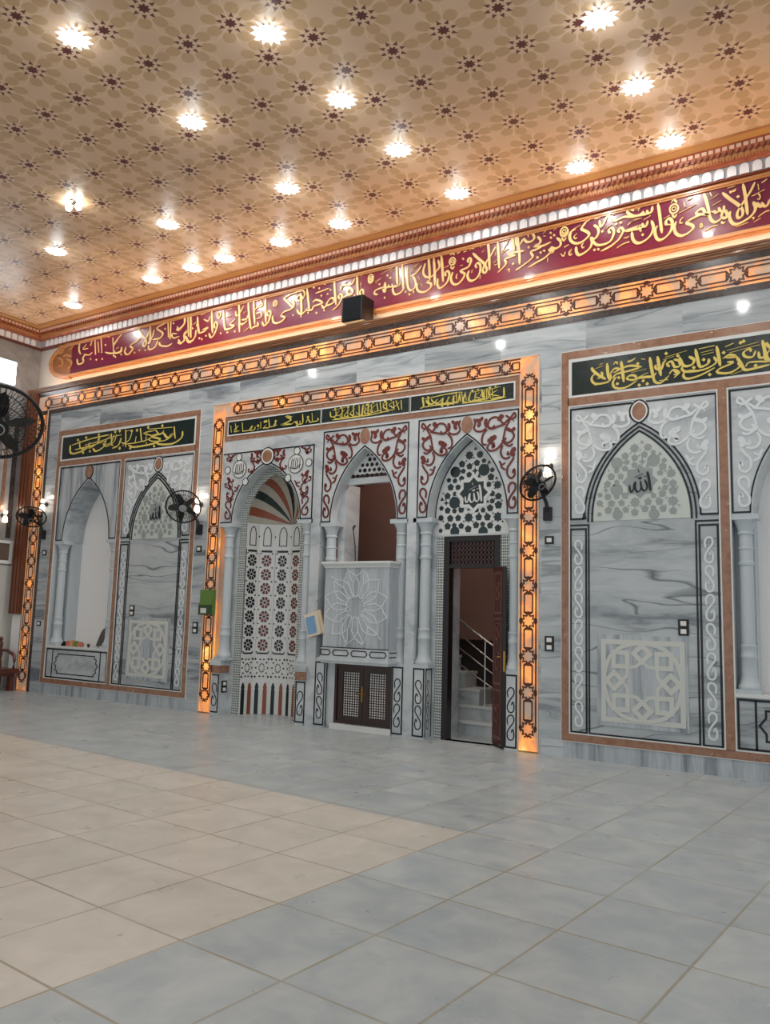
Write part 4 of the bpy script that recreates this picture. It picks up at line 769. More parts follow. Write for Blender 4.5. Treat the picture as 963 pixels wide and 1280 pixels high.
obj('threshold', MB().box(-.30, .82, .0, .12, 0, .085), M_WHITE, pd)
mc = thing('microphone', 'thin black microphone on a stalk standing in the pulpit', 'microphone', (.02, .12, 2.50))
obj('stalk', MB().tube([(.055, .06, 2.45), (.035, .06, 2.8), (-.01, .06, 3.06)], .008).lathe([(.03, 2.445), (.03, 2.46), (.01, 2.47)], .055, .06), M_BLK, mc)
obj('capsule', MB().tube([(-.01, .06, 3.05), (.02, .03, 3.09), (.06, 0, 3.10)], [.012, .019, .019]), M_BLK, mc, True)

# --- door bay
DX = 1.983
db = thing('door_bay', 'tall red scrolled arch over the pierced screen and open doorway', 'arched bay', (DX, 0, 0))
obj('spandrel', spandrel(MB(), DX, 1.165, 2.792, 3.18, 4.665, .622, 1.165, 0, D), M_LITE, db)
arabesque(db, M_RED, DX, 3.18)
obj('line_inlay', inlay_lines(MB(), DX, 1.165, 2.792, 3.18, 4.665, .622, 1.165), M_BLACK, db)
obj('keystone_roundel', roundel(MB(), DX, 4.51, .09, .125, -.012, .002), M_TAN, db)
scn = obj('arch_screen', MB().prism(field(DX, 3.18, 2.935, .66, 1.2), D, D+.03), M_WHITE, db)
sub('screen_edge', MB().poly(arch(DX, 3.18, .616, 1.155), .016, D-.006, D+.004), M_BLACK, scn)
sub('screen_piercings', holes(MB(), DX, 3.18, D-.004, D+.01, .61, 1.15), M_DKGREEN, scn)
sub('star_plaque', MB().prism(oct_star(DX+.012, 3.54, .235), D-.008, D+.01).poly(oct_star(DX+.012, 3.54, .235), .001, D-.008, D), M_DKGREEN, scn)
sub('star_border', MB().poly(oct_star(DX+.012, 3.54, .262), .045, D-.010, D+.01, closed=True), M_WHITE, scn)
sub('lettering', allah(MB(), DX+.012, 3.545, D-.016, D-.006, 1.0), M_WHITE, scn)
obj('lattice_strip', MB().box(1.405, 1.538, D, D+.03, 0, 2.935), M_DOTS, db); obj('lattice_strip', MB().box(2.43, 2.565, D, D+.03, 0, 2.935), M_DOTS, db)
obj('reveal', MB().box(1.165, 1.41, D+.002, D+.03, 0, 3.3), M_LITE, db); obj('reveal', MB().box(2.56, 2.79, D+.002, D+.03, 0, 3.3), M_LITE, db)
obj('sill_moulding', MB().box(1.36, 2.61, D-.012, D+.03, 2.915, 2.945), M_LITE, db)
df = thing('doorway_woodwork', 'near black wooden door frame with a gridded transom in the right bay', 'door frame', (DX, D, 0))
obj('frame', MB().frame((1.535, 2.43, 0, 2.915), (1.625, 2.345, -.02, 2.84), D-.02, D+.12).box(1.62, 2.35, D-.02, D+.1, 2.45, 2.50), M_DOORF, df)
tg = MB()
for i in range(12): x = 1.66+i*.059; tg.box(x-.010, x+.010, D+.01, D+.04, 2.50, 2.84)
for i in range(6): z = 2.50+.34*i/5; tg.box(1.62, 2.35, D+.01, D+.04, z-.010, z+.010)
obj('transom_grille', tg, M_DOOR, df)
obj('transom_glass', MB().box(1.62, 2.35, D+.05, D+.056, 2.50, 2.84), mat('transom red brown backing', (132,82,74), .4), df)
# open door leaf
hx, hy, ex, ey = 2.335, D+.03, 2.60, -.015
dl = thing('door_leaf', 'narrow carved dark brown door leaf standing open into the hall', 'door', (hx, hy, 0))
Ld = math.hypot(ex-hx, ey-hy); ang = math.atan2(ey-hy, ex-hx); MX = Matrix.Translation((hx, hy, 0)) @ Matrix.Rotation(ang, 4, 'Z')
leaf = MB().box(0, Ld, -.025, .025, .04, 2.45).xf(MX); obj('leaf', leaf, mat('red brown door wood', (74,34,28), .3, coat=.3), dl)
cv = MB()
for z0, z1 in ((.12, .78), (.84, 1.75), (1.80, 2.38)): cv.frame((.04, Ld-.04, z0, z1), (.065, Ld-.065, z0+.03, z1-.03), -.032, -.024)
for z in (.45, 1.15, 1.55, 2.1):
    for s_ in (-1, 1):
        cv.stroke([(Ld/2+s_*.01, z-.12), (Ld/2+s_*.07, z-.06), (Ld/2+s_*.03, z+.02), (Ld/2+s_*.08, z+.10), (Ld/2+s_*.01, z+.13)], .016, -.036, -.024)
cv2 = MB().add([(x, y, z) for x, y, z in cv.v], cv.f)
cv2.add([(x, -y, z) for x, y, z in cv.v], cv.f)
obj('carving', cv2.xf(MX), mat('paler carved door wood', (112,72,62), .3, coat=.4), dl)  # carving coloured paler than the leaf
obj('edge', MB().box(Ld-.004, Ld+.006, -.027, .027, .04, 2.45).xf(MX), M_DOORF, dl)
hb = MB()
for s_ in (-1, 1): hb.tube([(Ld-.06, s_*.025, 1.22), (Ld-.06, s_*.07, 1.22), (Ld-.15, s_*.075, 1.22)], .011)
hb.box(Ld+.004, Ld+.010, -.014, .014, 1.03, 1.30).xf(MX); obj('handle', hb, M_BRASS, dl, True)

# stair room behind the doorway and the pulpit
struct('wall_stair', MB().box(-1.08, 4.2, 1.6, 1.7, 0, 5.6).box(-1.16, -1.08, .62, 1.7, 0, 5.6).box(4.2, 4.3, .62, 1.7, 0, 5.6).box(-1.16, 4.3, .62, 1.7, 5.6, 5.7), M_BROWNW)
struct('wall_dado', MB().box(-.2, 4.2, 1.575, 1.6, 0, 1.36), M_DADO)
struct('trim_15', MB().box(-.2, 4.2, 1.555, 1.6, 1.36, 1.39), M_DOOR)
struct('wall_jamb', MB().box(1.02, 1.43, .30, .84, 0, 4.2).box(1.43, 1.55, .36, .70, 0, 4.2), M_LITE)
sw = thing('staircase', 'pale marble winding steps rising left behind the open door', 'stairs', (1.8, .9, 0))
for k, (x0, x1, y0, z1) in enumerate(((1.30, 3.1, .86, .20), (1.25, 3.0, 1.02, .42), (1.2, 1.70, 1.10, .66), (1.0, 1.43, 1.14, .90), (.6, 1.15, 1.18, 1.14))):
    st_ = obj('step', MB().box(x0, x1, y0, 1.55, 0, z1-.035), M_LITE, sw)
    sub('tread', MB().box(x0-.02, x1+.02, y0-.025, 1.55, z1-.035, z1), M_WHITE, st_)
hr = thing('stair_handrail', 'slim steel stair railing sloping up behind the open door', 'handrail', (1.8, 1.05, .42))
yy = 1.08
rl = [((1.35, 1.70), (1.93, 1.33)), ((1.35, 1.49), (1.93, 1.09)), ((1.35, 1.28), (1.93, .91)), ((1.35, 1.03), (1.93, .70))]
for k, ((a, b), (e, f_)) in enumerate(rl): obj('top_rail' if k == 0 else 'rail', MB().tube([(a-.3, yy, b+(b-f_)*.5), (e+.5, yy, f_-(b-f_)*.86)], .020 if k == 0 else .011), M_STEEL, hr, True)
obj('post', MB().tube([(1.80, yy, .42), (1.80, yy, 1.42)], .014), M_STEEL, hr, True)
obj('post', MB().tube([(2.42, yy, .42), (2.42, yy, 1.02)], .014), M_STEEL, hr, True)
sj = thing('junction_box', 'small red brown box high on the wall behind the pulpit arch', 'wall box', (-.97, 1.6, 4.05))
obj('case', MB().box(-1.06, -.88, 1.54, 1.6, 4.02, 4.16), mat('red brown box', (84,40,34), .5), sj); obj('lid', MB().box(-1.045, -.895, 1.53, 1.542, 4.035, 4.145), mat('red brown box lid', (94,46,38), .5), sj)

rl_ = thing('added_stair_lamp', 'unseen round lamp added to brighten the stair room behind the wall', 'ceiling light', (1.6, 1.1, 5.6))  # unseen lamp, added to brighten the dark stair room
obj('plate', MB().lathe([(.12, 5.57), (.12, 5.6)], 1.6, 1.1, 18), M_WHITE, rl_, True)
obj('globe', MB().lathe([(.10, 5.57), (.11, 5.52), (.07, 5.46), (.004, 5.45)], 1.6, 1.1, 18), mat('added stair fill glass', (255,240,220), .4, emit=(255,232,210), estr=6), rl_, True)
l = bpy.data.lights.new('added_stair_light', 'POINT'); l.energy = 85; l.color = (1, .88, .78); l.shadow_soft_size = .12
o = bpy.data.objects.new('added_stair_light', l); COL.objects.link(o); o.parent = rl_; o.location = (0, 0, -.35)

# ------------------------------------------------------------------ framed marble wall panels left and right
def side_panel(S):
    right = S > 0; side = 'right' if right else 'left'
    X = lambda x: S*x
    def bx(mb, a, b, y0, y1, z0, z1): return mb.box(min(X(a), X(b)), max(X(a), X(b)), y0, y1, z0, z1)
    def fr_(mb, o, i, y0, y1):
        so = (min(X(o[0]), X(o[1])), max(X(o[0]), X(o[1])), o[2], o[3]); si = (min(X(i[0]), X(i[1])), max(X(i[0]), X(i[1])), i[2], i[3]); return mb.frame(so, si, y0, y1)
    BC, OC = X(4.447), X(6.45)                        # centres of the blind arch and of the open recess
    th = thing('marble_wall_bay', 'tan framed marble wall bay %s' % ('on the near right, cut by the view edge' if right else 'between the corner and the three bays'), 'wall panel', (X(5.465), 0, .2085), 'framed wall panels')
    bd = fr_(MB(), (3.41, 7.52, .2085, 5.36), (3.512, 7.418, .305, 5.252), -.012, .03)
    bx(bd, 3.50, 7.43, -.012, .03, 4.60, 4.712); bx(bd, 5.398, 5.502, -.012, .03, .30, 4.60)
    obj('border', bd, M_TAN, th)
    ln = MB()
    for o in ((3.512, 5.398, .305, 4.60), (5.502, 7.418, .305, 4.60)): fr_(ln, o, (o[0]+.016, o[1]-.016, o[2]+.016, o[3]-.016), -.014, .03)
    fr_(ln, (3.405, 7.525, .2035, 5.366), (3.412, 7.518, .2105, 5.358), -.013, .03)
    obj('liner', ln, M_WHITE, th)
    bk = bx(MB(), 3.50, 5.41, .0, D, .29, 4.61); obj('blind_slab', bk, M_SLAB, th)
    a = arch(BC, 3.055, .725, 1.22, 16)
    up = MB().strip(a, [(x, 4.59) for x, z in a], -.004, .01); bx(up, 3.53, 4.447-.725, -.004, .01, 3.055, 4.59); bx(up, 4.447+.725, 5.384, -.004, .01, 3.055, 4.59)
    obj('blind_spandrel', up, M_LITE, th)
    bl = MB(); sx = sorted((X(3.538), X(5.378)))
    gl, gr_ = BC-.118, BC+.118
    bl.poly([(BC-.727, 3.067), (sx[0], 3.067), (sx[0], 4.55), (gl+.03, 4.55)], .024, -.009, .0)
    bl.poly([(BC+.727, 3.067), (sx[1], 3.067), (sx[1], 4.55), (gr_-.03, 4.55)], .024, -.009, .0)
    for h, H in ((.727, 1.225), (.675, 1.17), (.622, 1.115)): bl.poly([(BC-h, 3.02 if h < .72 else 3.06)]+arch(BC, 3.06, h, H, 16)+[(BC+h, 3.02 if h < .72 else 3.06)], .022, -.009, .0)
    for x0, x1 in ((3.535, 3.742), (5.152, 5.362)): fr_(bl, (x0-.012, x1+.012, .318, 2.945), (x0+.012, x1-.012, .342, 2.921), -.006, .001)
    bl.poly([(X(3.52), 2.985), (X(3.778), 2.985), (X(3.778), .33), (X(5.112), .33), (X(5.112), 2.985), (X(5.375), 2.985)], .022, -.006, .001)
    ls = lens(BC, 4.43, .118, .150); bl.poly(ls, .022, -.012, -.002, closed=True)
    obj('line_inlay', bl, M_BLACK, th)
    obj('keystone_lens', MB().prism(lens(BC, 4.43, .088, .118), -.014, 0), M_TAN, th); obj('lens_rim', MB().poly(lens(BC, 4.43, .098, .130), .02, -.013, 0, closed=True), M_WHITE, th)
    arabesque(th, M_CARV, BC, 3.06, 1.10, .985, -.010, -.002, 1.55, 'arabesque')
    sc_ = obj('arch_screen', MB().prism(field(BC, 3.06, 3.03, .605, 1.095), -.005, .01), mat('pale lattice stone', (194,202,197), .35), th)
    sub('screen_piercings', holes(MB(), BC, 3.06, -.008, -.003, .60, 1.09, .9, .0, .76, .19, .46), M_GREY, sc_)
    pl_ = MB().box(BC-.16, BC+.16, -.009, 0, 3.36, 3.68); pl_.prism(oct_star(BC, 3.52, .225), -.0085, 0)
    sub('name_plate', pl_, M_GREY, sc_); sub('lettering', allah(MB(), BC, 3.525, -.016, -.008, 1.0), M_BLACK, sc_)
    sw_ = MB(); n = 7
    for cx in (3.64, 5.257):
        for k in range(n): scroll(sw_, X(cx), .56+k*.345,   .30, .024, -.006, .001, 1 if (k % 2 == 0) == (cx < 4) else -1)
    obj('side_scrolls', sw_, M_CARV, th)
    od = MB().box(min(X(3.884), X(4.996)), max(X(3.884), X(4.996)), -.010, .01, .447, 1.576); so = obj('knot_slab', od, M_VERT, th)
    kn = MB(); kx, kz, y1 = BC, 1.01, -.008; w = .060; yk = [-.014]
    def K(P, ww=w, closed=False): yk[0] -= .0003; kn.poly(P, ww, yk[0], y1, closed=closed)
    K([(kx-.48, kz-.48), (kx+.48, kz-.48), (kx+.48, kz+.48), (kx-.48, kz+.48)], closed=True)
    K(oct_star(kx, kz, .25, .80), .04, True)
    for q in range(4):
        ca, sa = math.cos(q*math.pi/2), math.sin(q*math.pi/2); rt = lambda a, b: (kx+a*ca-b*sa, kz+a*sa+b*ca)
        K([rt(.345-.10, 0), rt(.345, .10), rt(.345+.10, 0), rt(.345, -.10)], .058, True)
        K([rt(.265+e*.085, .265+f*.085) for e, f in ((-1, -1), (1, -1), (1, 1), (-1, 1))], .056, True)
        K([rt(.43, 0), rt(.475, .05), rt(.44, .20), rt(.40, .29)], .05); K([rt(.43, 0), rt(.475, -.05), rt(.44, -.20), rt(.40, -.29)], .05)
        K([rt(.405, .28), rt(.345, .345), rt(.28, .405)], .05)
    sub('knotwork', kn, mat('ivory knot stone', (198,202,196), .35), so)
    # open recess with its two columns
    rc = thing('wall_recess', 'white arched recess with columns in the %s panel' % ('near right' if right else 'far left'), 'wall niche', (OC, 0, .3), 'open wall recesses')
    fr2 = MB(); spandrel(fr2, OC, OC-.948, OC+.948, 3.05, 4.60, .70, 1.22, 0.0, .50, 16)
    obj('spandrel', fr2, M_VERT if not right else M_LITE, rc)
    li = MB(); a = arch(OC, 3.06, .722, 1.25, 16); li.poly(a, .018, -.006, .001)
    li.poly([(OC-.722, 3.07), (OC-.915, 3.07), (OC-.915, 4.56), (OC+.915, 4.56), (OC+.915, 3.07), (OC+.722, 3.07)], .022, -.006, .001)
    obj('line_inlay', li, M_BLACK, rc)
    obj('keystone_lens', MB().prism(lens(OC, 4.43, .10, .13), -.012, 0), M_TAN, rc)
    obj('lens_rim', MB().poly(lens(OC, 4.43, .112, .145), .016, -.010, 0, closed=True), M_BLACK, rc)
    if right: arabesque(rc, M_CARV, OC, 3.06, 1.10, .985, -.006, .001, 1.55, 'arabesque')
    obj('back', MB().box(OC-.95, OC+.95, .50, .60, .94, 4.6), M_PLAST, rc)
    for s_ in (-1, 1): obj('jamb', MB().box(*sorted((OC+s_*.95, OC+s_*.72)), .24, .50, .94, 3.05).box(*sorted((OC+s_*.95, OC+s_*.935)), 0, .25, .94, 3.05), M_COLM, rc)
    bs = MB().box(OC-.945, OC+.945, 0, D, .295, .915); obj('plinth', bs, M_SLAB if right else M_LITE, rc)
    obj('sill', MB().box(OC-.945, OC+.945, -.02, .50, .915, .955), M_WHITE, rc)
    pi = MB(); pi.frame((OC-.925, OC+.925, .325, .90), (OC-.90, OC+.90, .35, .875), -.005, .001)
    for s_ in (-1, 1): pi.box(OC+s_*.725-.012, OC+s_*.725+.012, -.005, .001, .33, .89)
    cu = [(.62, .83), (.62, .74), (.655, .74), (.70, .61), (.655, .48), (.62, .48), (.62, .39)]
    if right: ct = [(-.62, .78), (-.62, .70), (-.69, .61), (-.62, .52), (-.62, .44), (.62, .44), (.62, .52), (.69, .61), (.62, .70), (.62, .78)]
    else: ct = [(-.56, .80), (-.56, .75), (-.62, .73), (-.60, .67), (-.66, .61), (-.60, .55), (-.62, .49), (-.56, .47), (-.56, .42), (.56, .42), (.56, .47), (.62, .49), (.60, .55), (.66, .61), (.60, .67), (.62, .73), (.56, .75), (.56, .80)]
    pi.poly([(OC+a, b) for a, b in ct], .024 if right else .018, -.005, .001, closed=True)
    obj('plinth_inlay', pi, M_BLACK, rc)
    for s_, nm in ((-1, 'inner' if right else 'outer'), (1, 'outer' if right else 'inner')):
        if right and s_ > 0: lab = 'pale column at the outer side of the near right recess'
        elif right: lab = 'pale column at the right recess beside the tan divider'
        else: lab = 'pale column in the far left recess %s' % ('on the side near the corner' if s_ < 0 else 'beside the tan divider')
        column(OC+s_*.80, .118, .955, 3.05, lab, 'columns of the wall recesses')
    # plaque
    pq = thing('inscription_plaque', 'long dark green plaque with gold Arabic script on the %s panel' % ('near right' if right else 'far left'), 'inscription', (X(5.465), -.01, 4.742), 'green plaques of the wall panels')
    obj('plaque', bx(MB(), 3.554, 7.376, -.006, .03, 4.742, 5.206), M_GREENP, pq)
    obj('border', fr_(MB(), (3.512, 7.418, 4.708, 5.254), (3.554, 7.376, 4.742, 5.206), -.010, .03), M_WHITE, pq)
    lt = MB()
    if right:
        strokes(lt, PLR, -.014, -.005, .72, dot=.034)
        strokes(lt, [s_ for s_ in PLR if max(s_[1::2]) < 4950], -.014, -.005, .72, tx=2.13, tz=.0, dot=.034)
    else:
        strokes(lt, PLL, -.014, -.005, .95, dot=.034)
        strokes(lt, [q for q in PLL if q[0] in '54' and max(q[1::2]) < -4400 and max(q[2::2]) < 5120], -.0145, -.005, .55, tx=.30, tz=.07)
        strokes(lt, [q for q in PLL if q[0] in '5d' and min(q[1::2]) > -6900 and max(q[2::2]) < 5080], -.0149, -.005, .5, tx=-.22, tz=.08, dot=.03)
    obj('lettering', lt, mat('bright plaque gold', (222,200,104), .4), pq)
side_panel(1); side_panel(-1)

# ------------------------------------------------------------------ things left on the walls
def switch(name, x, y, z, n, label, group='switch plates on the marble wall', nrm='y'):
    th = thing(name, label, 'light switch', (x, y, z), group)
    def B(u0, u1, d0, d1, z0, z1): return MB().box(x+u0, x+u1, y-d1, y-d0, z+z0, z+z1) if nrm == 'y' else MB().box(x+d0, x+d1, y+u0, y+u1, z+z0, z+z1)
    hh = .053 if n == 1 else .098; w = .062
    obj('plate', B(-w, w, 0, .012, -hh, hh), M_BLK, th)
    for k in range(n):
        zc = 0 if n == 1 else (-.048 if k == 0 else .048)
        obj('rocker', B(-.034, .034, .010, .018, zc-.028, zc+.028), M_SWW, th)
    return th
switch('switch_plate', 3.24, 0, 2.80, 1, 'single black edged switch under the right wall fan')
switch('switch_plate', 3.243, 0, 1.43, 2, 'double black edged switch between the right onyx strip and the right panel')
switch('switch_plate', 4.947, -.0, 1.695, 2, 'double black edged switch above the white knot slab on the right panel')
switch('switch_plate', -4.92, -.0, 1.695, 2, 'double black edged switch on the left blind panel')
switch('switch_plate', -3.262, 0, 1.43, 2, 'double black edged switch beside the green donation box')
switch('switch_plate', -3.275, 0, 2.81, 1, 'single black edged switch under the fan left of the bays')
switch('switch_plate', -7.70, 0, 1.38, 1, 'small switch low beside the corner onyx strip')
switch('switch_plate', -7.70, 0, 2.82, 1, 'small switch under the tilted corner fan')
switch('switch_plate', -2.63, .12, .46, 2, 'double switch on the inner face of the left niche pier', nrm='x')

gb = thing('donation_box', 'green box hung over the lit onyx left of the prayer niche', 'box', (-2.93, -.1, 1.66))
M_GBOX = mat('green painted box', (94,128,56), .5)
obj('body', MB().box(-3.09, -2.80, -.10, -.012, 1.66, 2.09), M_GBOX, gb)
obj('lower_flap', MB().box(-3.10, -2.79, -.115, -.10, 1.66, 1.83), mat('dark green flap', (52,74,44), .5), gb)
obj('ledge', MB().box(-3.08, -2.81, -.125, -.10, 1.83, 1.86), M_GBOX, gb)
obj('label', MB().box(-3.045, -2.91, -.118, -.114, 1.69, 1.775), mat('pale paper slip', (206,214,206), .6), gb)

pp = thing('wall_papers', 'tilted sheaf of papers with a blue sheet hanging by the prayer niche', 'papers', (-.66, -.02, 1.36))
def sheet(mb, cx, cz, w, h, rot, y0, y1): return mb.prism([(cx+a*math.cos(rot)-b*math.sin(rot), cz+a*math.sin(rot)+b*math.cos(rot)) for a, b in ((-w/2, -h/2), (w/2, -h/2), (w/2, h/2), (-w/2, h/2))], y0, y1)
obj('back_sheet', sheet(MB(), -.60, 1.585, .27, .37, R(17), -.035, -.02), mat('cream card', (226,202,172), .6), pp)
obj('front_sheet', sheet(MB(), -.655, 1.565, .27, .36, R(15), -.055, -.036), mat('pale paper', (222,210,192), .6), pp)
obj('blue_sheet', sheet(MB(), -.675, 1.555, .18, .27, R(14), -.060, -.054), mat('light blue paper', (120,164,204), .6), pp)
obj('string', MB().tube([(-.66, -.04, 1.72), (-.62, -.02, 1.95), (-.58, -.04, 1.74)], .004).tube([(-.62, 0, 1.95), (-.62, -.03, 1.95)], .006), M_WHITE, pp)

sp = thing('speaker', 'black box loudspeaker standing on the wooden ledge before the frieze', 'speaker', (-.02, 0, 6.40))
obj('cabinet', MB().box(-.235, .155, -.125, .20, 6.40, 6.80), M_BLK, sp); obj('grille', MB().box(-.225, .145, -.135, -.124, 6.41, 6.79), M_BLK2, sp)
obj('corner_trim', MB().box(-.235, -.215, -.138, -.124, 6.40, 6.80).box(.135, .155, -.138, -.124, 6.40, 6.80), M_BLK, sp)

# things on the sill of the left recess
bk_ = [((186,110,80), .12, .07, .085), ((214,150,110), .10, .09, .10), ((108,140,60), .11, .08, .09), ((196,120,96), .09, .10, .075)]
for k, (cc, w, d_, h) in enumerate(bk_):
    x0 = -6.90+k*.115
    b_ = thing('small_packet', ('terracotta', 'peach', 'green', 'dusky red')[k]+' packet in the little row on the far left recess sill', 'packet', (x0, .12, .955), 'packets on the recess sill')
    obj('wrap', MB().box(x0, x0+w*.9, .08, .08+d_, .955, .955+h), mat('packet %d' % k, cc, .5), b_); obj('fold', MB().box(x0+.01, x0+w*.9-.01, .10, .06+d_, .955+h, .955+h+.018), mat('packet %d' % k, cc, .5), b_)
bw = thing('dark_pouch', 'dark pouch slumped beside the packets on the recess sill', 'pouch', (-6.99, .1, .955))
obj('pouch', MB().lathe([(.05, .955), (.065, .97), (.05, 1.0), (.015, 1.045)], -6.985, .11, 12), M_BLK2, bw, True); obj('tie', MB().ring((-6.985, .11, 1.04), (0, 0, 1), .02, .006, 12, 5), M_BLK, bw)
cp_ = thing('small_cup', 'small dark cup standing alone on the far left recess sill', 'cup', (-6.28, .14, .955))
obj('cup', MB().lathe([(.022, .955), (.028, 1.02), (.024, 1.02), (.02, .96)], -6.28, .14, 14), M_BLK, cp_, True); obj('rim', MB().ring((-6.28, .14, 1.02), (0, 0, 1), .026, .003, 14, 5), M_CHROME, cp_)
bo = thing('leaning_board', 'dark round topped board leaning at the side of the far left recess', 'board', (-6.16, .3, .955))
M_BOARD = mat('dark grey brown board', (84,78,72), .6)
oy = [(-.10, 0), (.10, 0), (.10, .24), (.085, .33), (.045, .385), (0, .40), (-.045, .385), (-.085, .33), (-.10, .24)]
MXB = Matrix.Translation((-6.16, .30, .958)) @ Matrix.Rotation(R(16), 4, 'Y') @ Matrix.Rotation(R(-10), 4, 'X')
obj('face', MB().prism(oy, -.012, .012).xf(MXB), M_BOARD, bo); obj('back', MB().prism([(x*.9, z*.93) for x, z in oy], .012, .02).xf(MXB), M_BLK2, bo)

# ------------------------------------------------------------------ wall fans
def fan(x, y, z, head, nrm, label, rad=.27, group='black wall fans', base_dir=(0, 1, 0), spin=.3):
    th = thing('wall_fan', label, 'fan', (x, y, z), group)
    N = Vector(nrm).normalized(); H = Vector(head); bd = Vector(base_dir)
    up = Vector((0, 0, 1)); A = up.cross(N).normalized(); B = N.cross(A)
    fr = Matrix((A, B, N)).transposed().to_4x4(); fr.translation = H
    bx = MB()
    if abs(bd.y) > .5: bx.box(x-.055, x+.055, y-.06, y, z-.10, z+.08)
    else: bx.box(x, x+.06, y-.055, y+.055, z-.10, z+.08)
    obj('base', bx, M_BLK, th)
    b0 = Vector((x, y, z+.03))-bd*.05; back = H-N*.17
    obj('arm', MB().tube([b0, b0-bd*.03+Vector((0, 0, .10)), (b0*.45+back*.55)+Vector((0, 0, .10)), back], [.032, .026, .022, .03]), M_BLK, th, True)
    pf = [(.02, -.22), (.06, -.21), (.075, -.17), (.075, -.10), (.05, -.06), (.05, -.04)]
    obj('motor', MB().lathe([(r_, z_) for r_, z_ in pf], 0, 0, 18).xf(fr), M_BLK, th, True)
    obj('hub', MB().lathe([(.045, -.04), (.06, -.02), (.055, .015), (.03, .03), (.004, .032)], 0, 0, 18).xf(fr), M_BLK, th, True)
    for k in range(5):
        m_ = MB(); a = spin+k*2*math.pi/5; n = 6; vs = []; L = rad*.86
        for i in range(n+1):
            u = i/n; r_ = .05+(L-.05)*u; w = rad*(.11+.25*math.sin(math.pi*min(1, u*.80+.12))); 
            if i == n: w *= .55
            for s_ in (-1, 1): vs.append((r_, s_*w/2+.03*u, s_*.035*(1-.4*u)-.01))
        vs2 = [(q[0], q[1], q[2]-.005) for q in vs]; fs = []
        for i in range(n): fs += [(2*i, 2*i+1, 2*i+3, 2*i+2), (2*i+2*n+2, 2*i+2*n+4, 2*i+2*n+5, 2*i+2*n+3)]
        m_.add(vs+vs2, fs).xf(Matrix.Rotation(a, 4, 'Z')).xf(fr); obj('blade', m_, M_BLK, th, True)
    gd = MB()
    gd.ring((0, 0, -.035), (0, 0, 1), rad, .014, 40, 8); gd.ring((0, 0, .055), (0, 0, 1), rad*.24, .006, 24, 6); gd.ring((0, 0, .045), (0, 0, 1), rad*.62, .0035, 32, 5); gd.ring((0, 0, -.12), (0, 0, 1), rad*.62, .0035, 32, 5)
    n = 44 if rad > .25 else 36
    for k in range(n):
        a = 2*math.pi*k/n; ca, sa = math.cos(a), math.sin(a)
        gd.tube([(rad*.22*ca, rad*.22*sa, .058), (rad*.62*ca, rad*.62*sa, .045), (rad*.93*ca, rad*.93*sa, .0), (rad*ca, rad*sa, -.035)], .0024, 4)
        gd.tube([(rad*.25*ca, rad*.25*sa, -.13), (rad*.62*ca, rad*.62*sa, -.12), (rad*.93*ca, rad*.93*sa, -.07), (rad*ca, rad*sa, -.035)], .0024, 4)
    obj('guard', gd.xf(fr), M_BLK, th, True)
    cp = MB().lathe([(rad*.22, .050), (rad*.22, .062), (rad*.10, .068), (.004, .069)], 0, 0, 20).xf(fr); co = obj('guard_cap', cp, M_CHROME if 'left of the bays' in label else M_BLK, th, True)
    if 'under' not in label: sub('cap_ring', MB().ring((0, 0, .068), (0, 0, 1), rad*.16, .005, 20, 5).xf(fr), M_CHROME, co)
    return th
def fan_by_px(): pass
fan(3.225, 0, 3.16, (3.21, -.30, 3.515), (.68, -.42, -.58), 'black wall fan tilted down beside the right lit onyx strip', .262, spin=.5)
fan(-3.27, 0, 3.16, (-3.40, -.32, 3.52), (.60, -.66, -.46), 'black wall fan with grey cap left of the bays, over the left panel edge', .30, spin=.62)
fan(-7.76, 0, 3.2, (-7.72, -.36, 3.50), (.50, -.40, -.76), 'black wall fan tilted steeply downward near the corner', .285, spin=.2)

# pillar outside the view on the left that carries the large near fan
struct('wall_pillar', MB().box(.37, .65, -7.44, -7.16, 0, ZC), M_LWALL)
fan(.65, -7.30, 2.75, (1.75, -6.99, 3.03), (.62, -.38, -.66), 'large black fan cut by the left edge of the view', .30, base_dir=(-1, 0, 0), spin=.12)

# ------------------------------------------------------------------ wall lamps
M_GLASS = mat('frosted lamp glass', (255,236,214), .4, emit=(255,232,208), estr=3.)
def wall_lamp(x, y, z, label, nx=(0, -1), lit=True):
    th = thing('wall_lamp', label, 'wall lamp', (x, y, z), 'wall lamps')
    dx, dy = nx; cx, cy = x+dx*.10, y+dy*.10
    pl = MB().lathe([(.05, 0), (.05, .012), (.02, .03)], 0, 0, 16)
    rot = Matrix.Translation((x, y, z)) @ Vector((0, 0, 1)).rotation_difference(Vector((dx, dy, 0))).to_matrix().to_4x4()
    obj('plate', pl.xf(rot), M_BLK, th, True)
    obj('bracket', MB().tube([(x, y, z), (x+dx*.06, y+dy*.06, z+.01), (cx, cy, z)], .010).lathe([(.03, z-.02), (.075, z-.012), (.08, z), (.03, z+.012)], cx, cy, 20), M_BLK, th, True)
    obj('lower_shade', MB().lathe([(.03, z-.015), (.05, z-.065), (.058, z-.13), (.048, z-.155), (.016, z-.16)], cx, cy, 20), M_GLASS, th, True)
    obj('upper_shade', MB().lathe([(.03, z+.012), (.045, z+.06), (.040, z+.09), (.01, z+.10)], cx, cy, 20), M_GLASS, th, True)
    l = bpy.data.lights.new('wall_lamp_light', 'POINT'); l.energy = 1.5; l.color = (1, .82, .66); l.shadow_soft_size = .05
    o = bpy.data.objects.new('wall_lamp_light', l); COL.objects.link(o); o.parent = th; o.location = (dx*.11, dy*.11, .17)
    return th
wall_lamp(3.245, 0, 3.80, 'small glowing wall lamp behind the right wall fan')
wall_lamp(-3.285, 0, 3.60, 'small glowing wall lamp beside the left side of the lit onyx frame')
wall_lamp(-7.755, 0, 3.83, 'small glowing wall lamp next to the corner onyx strip')
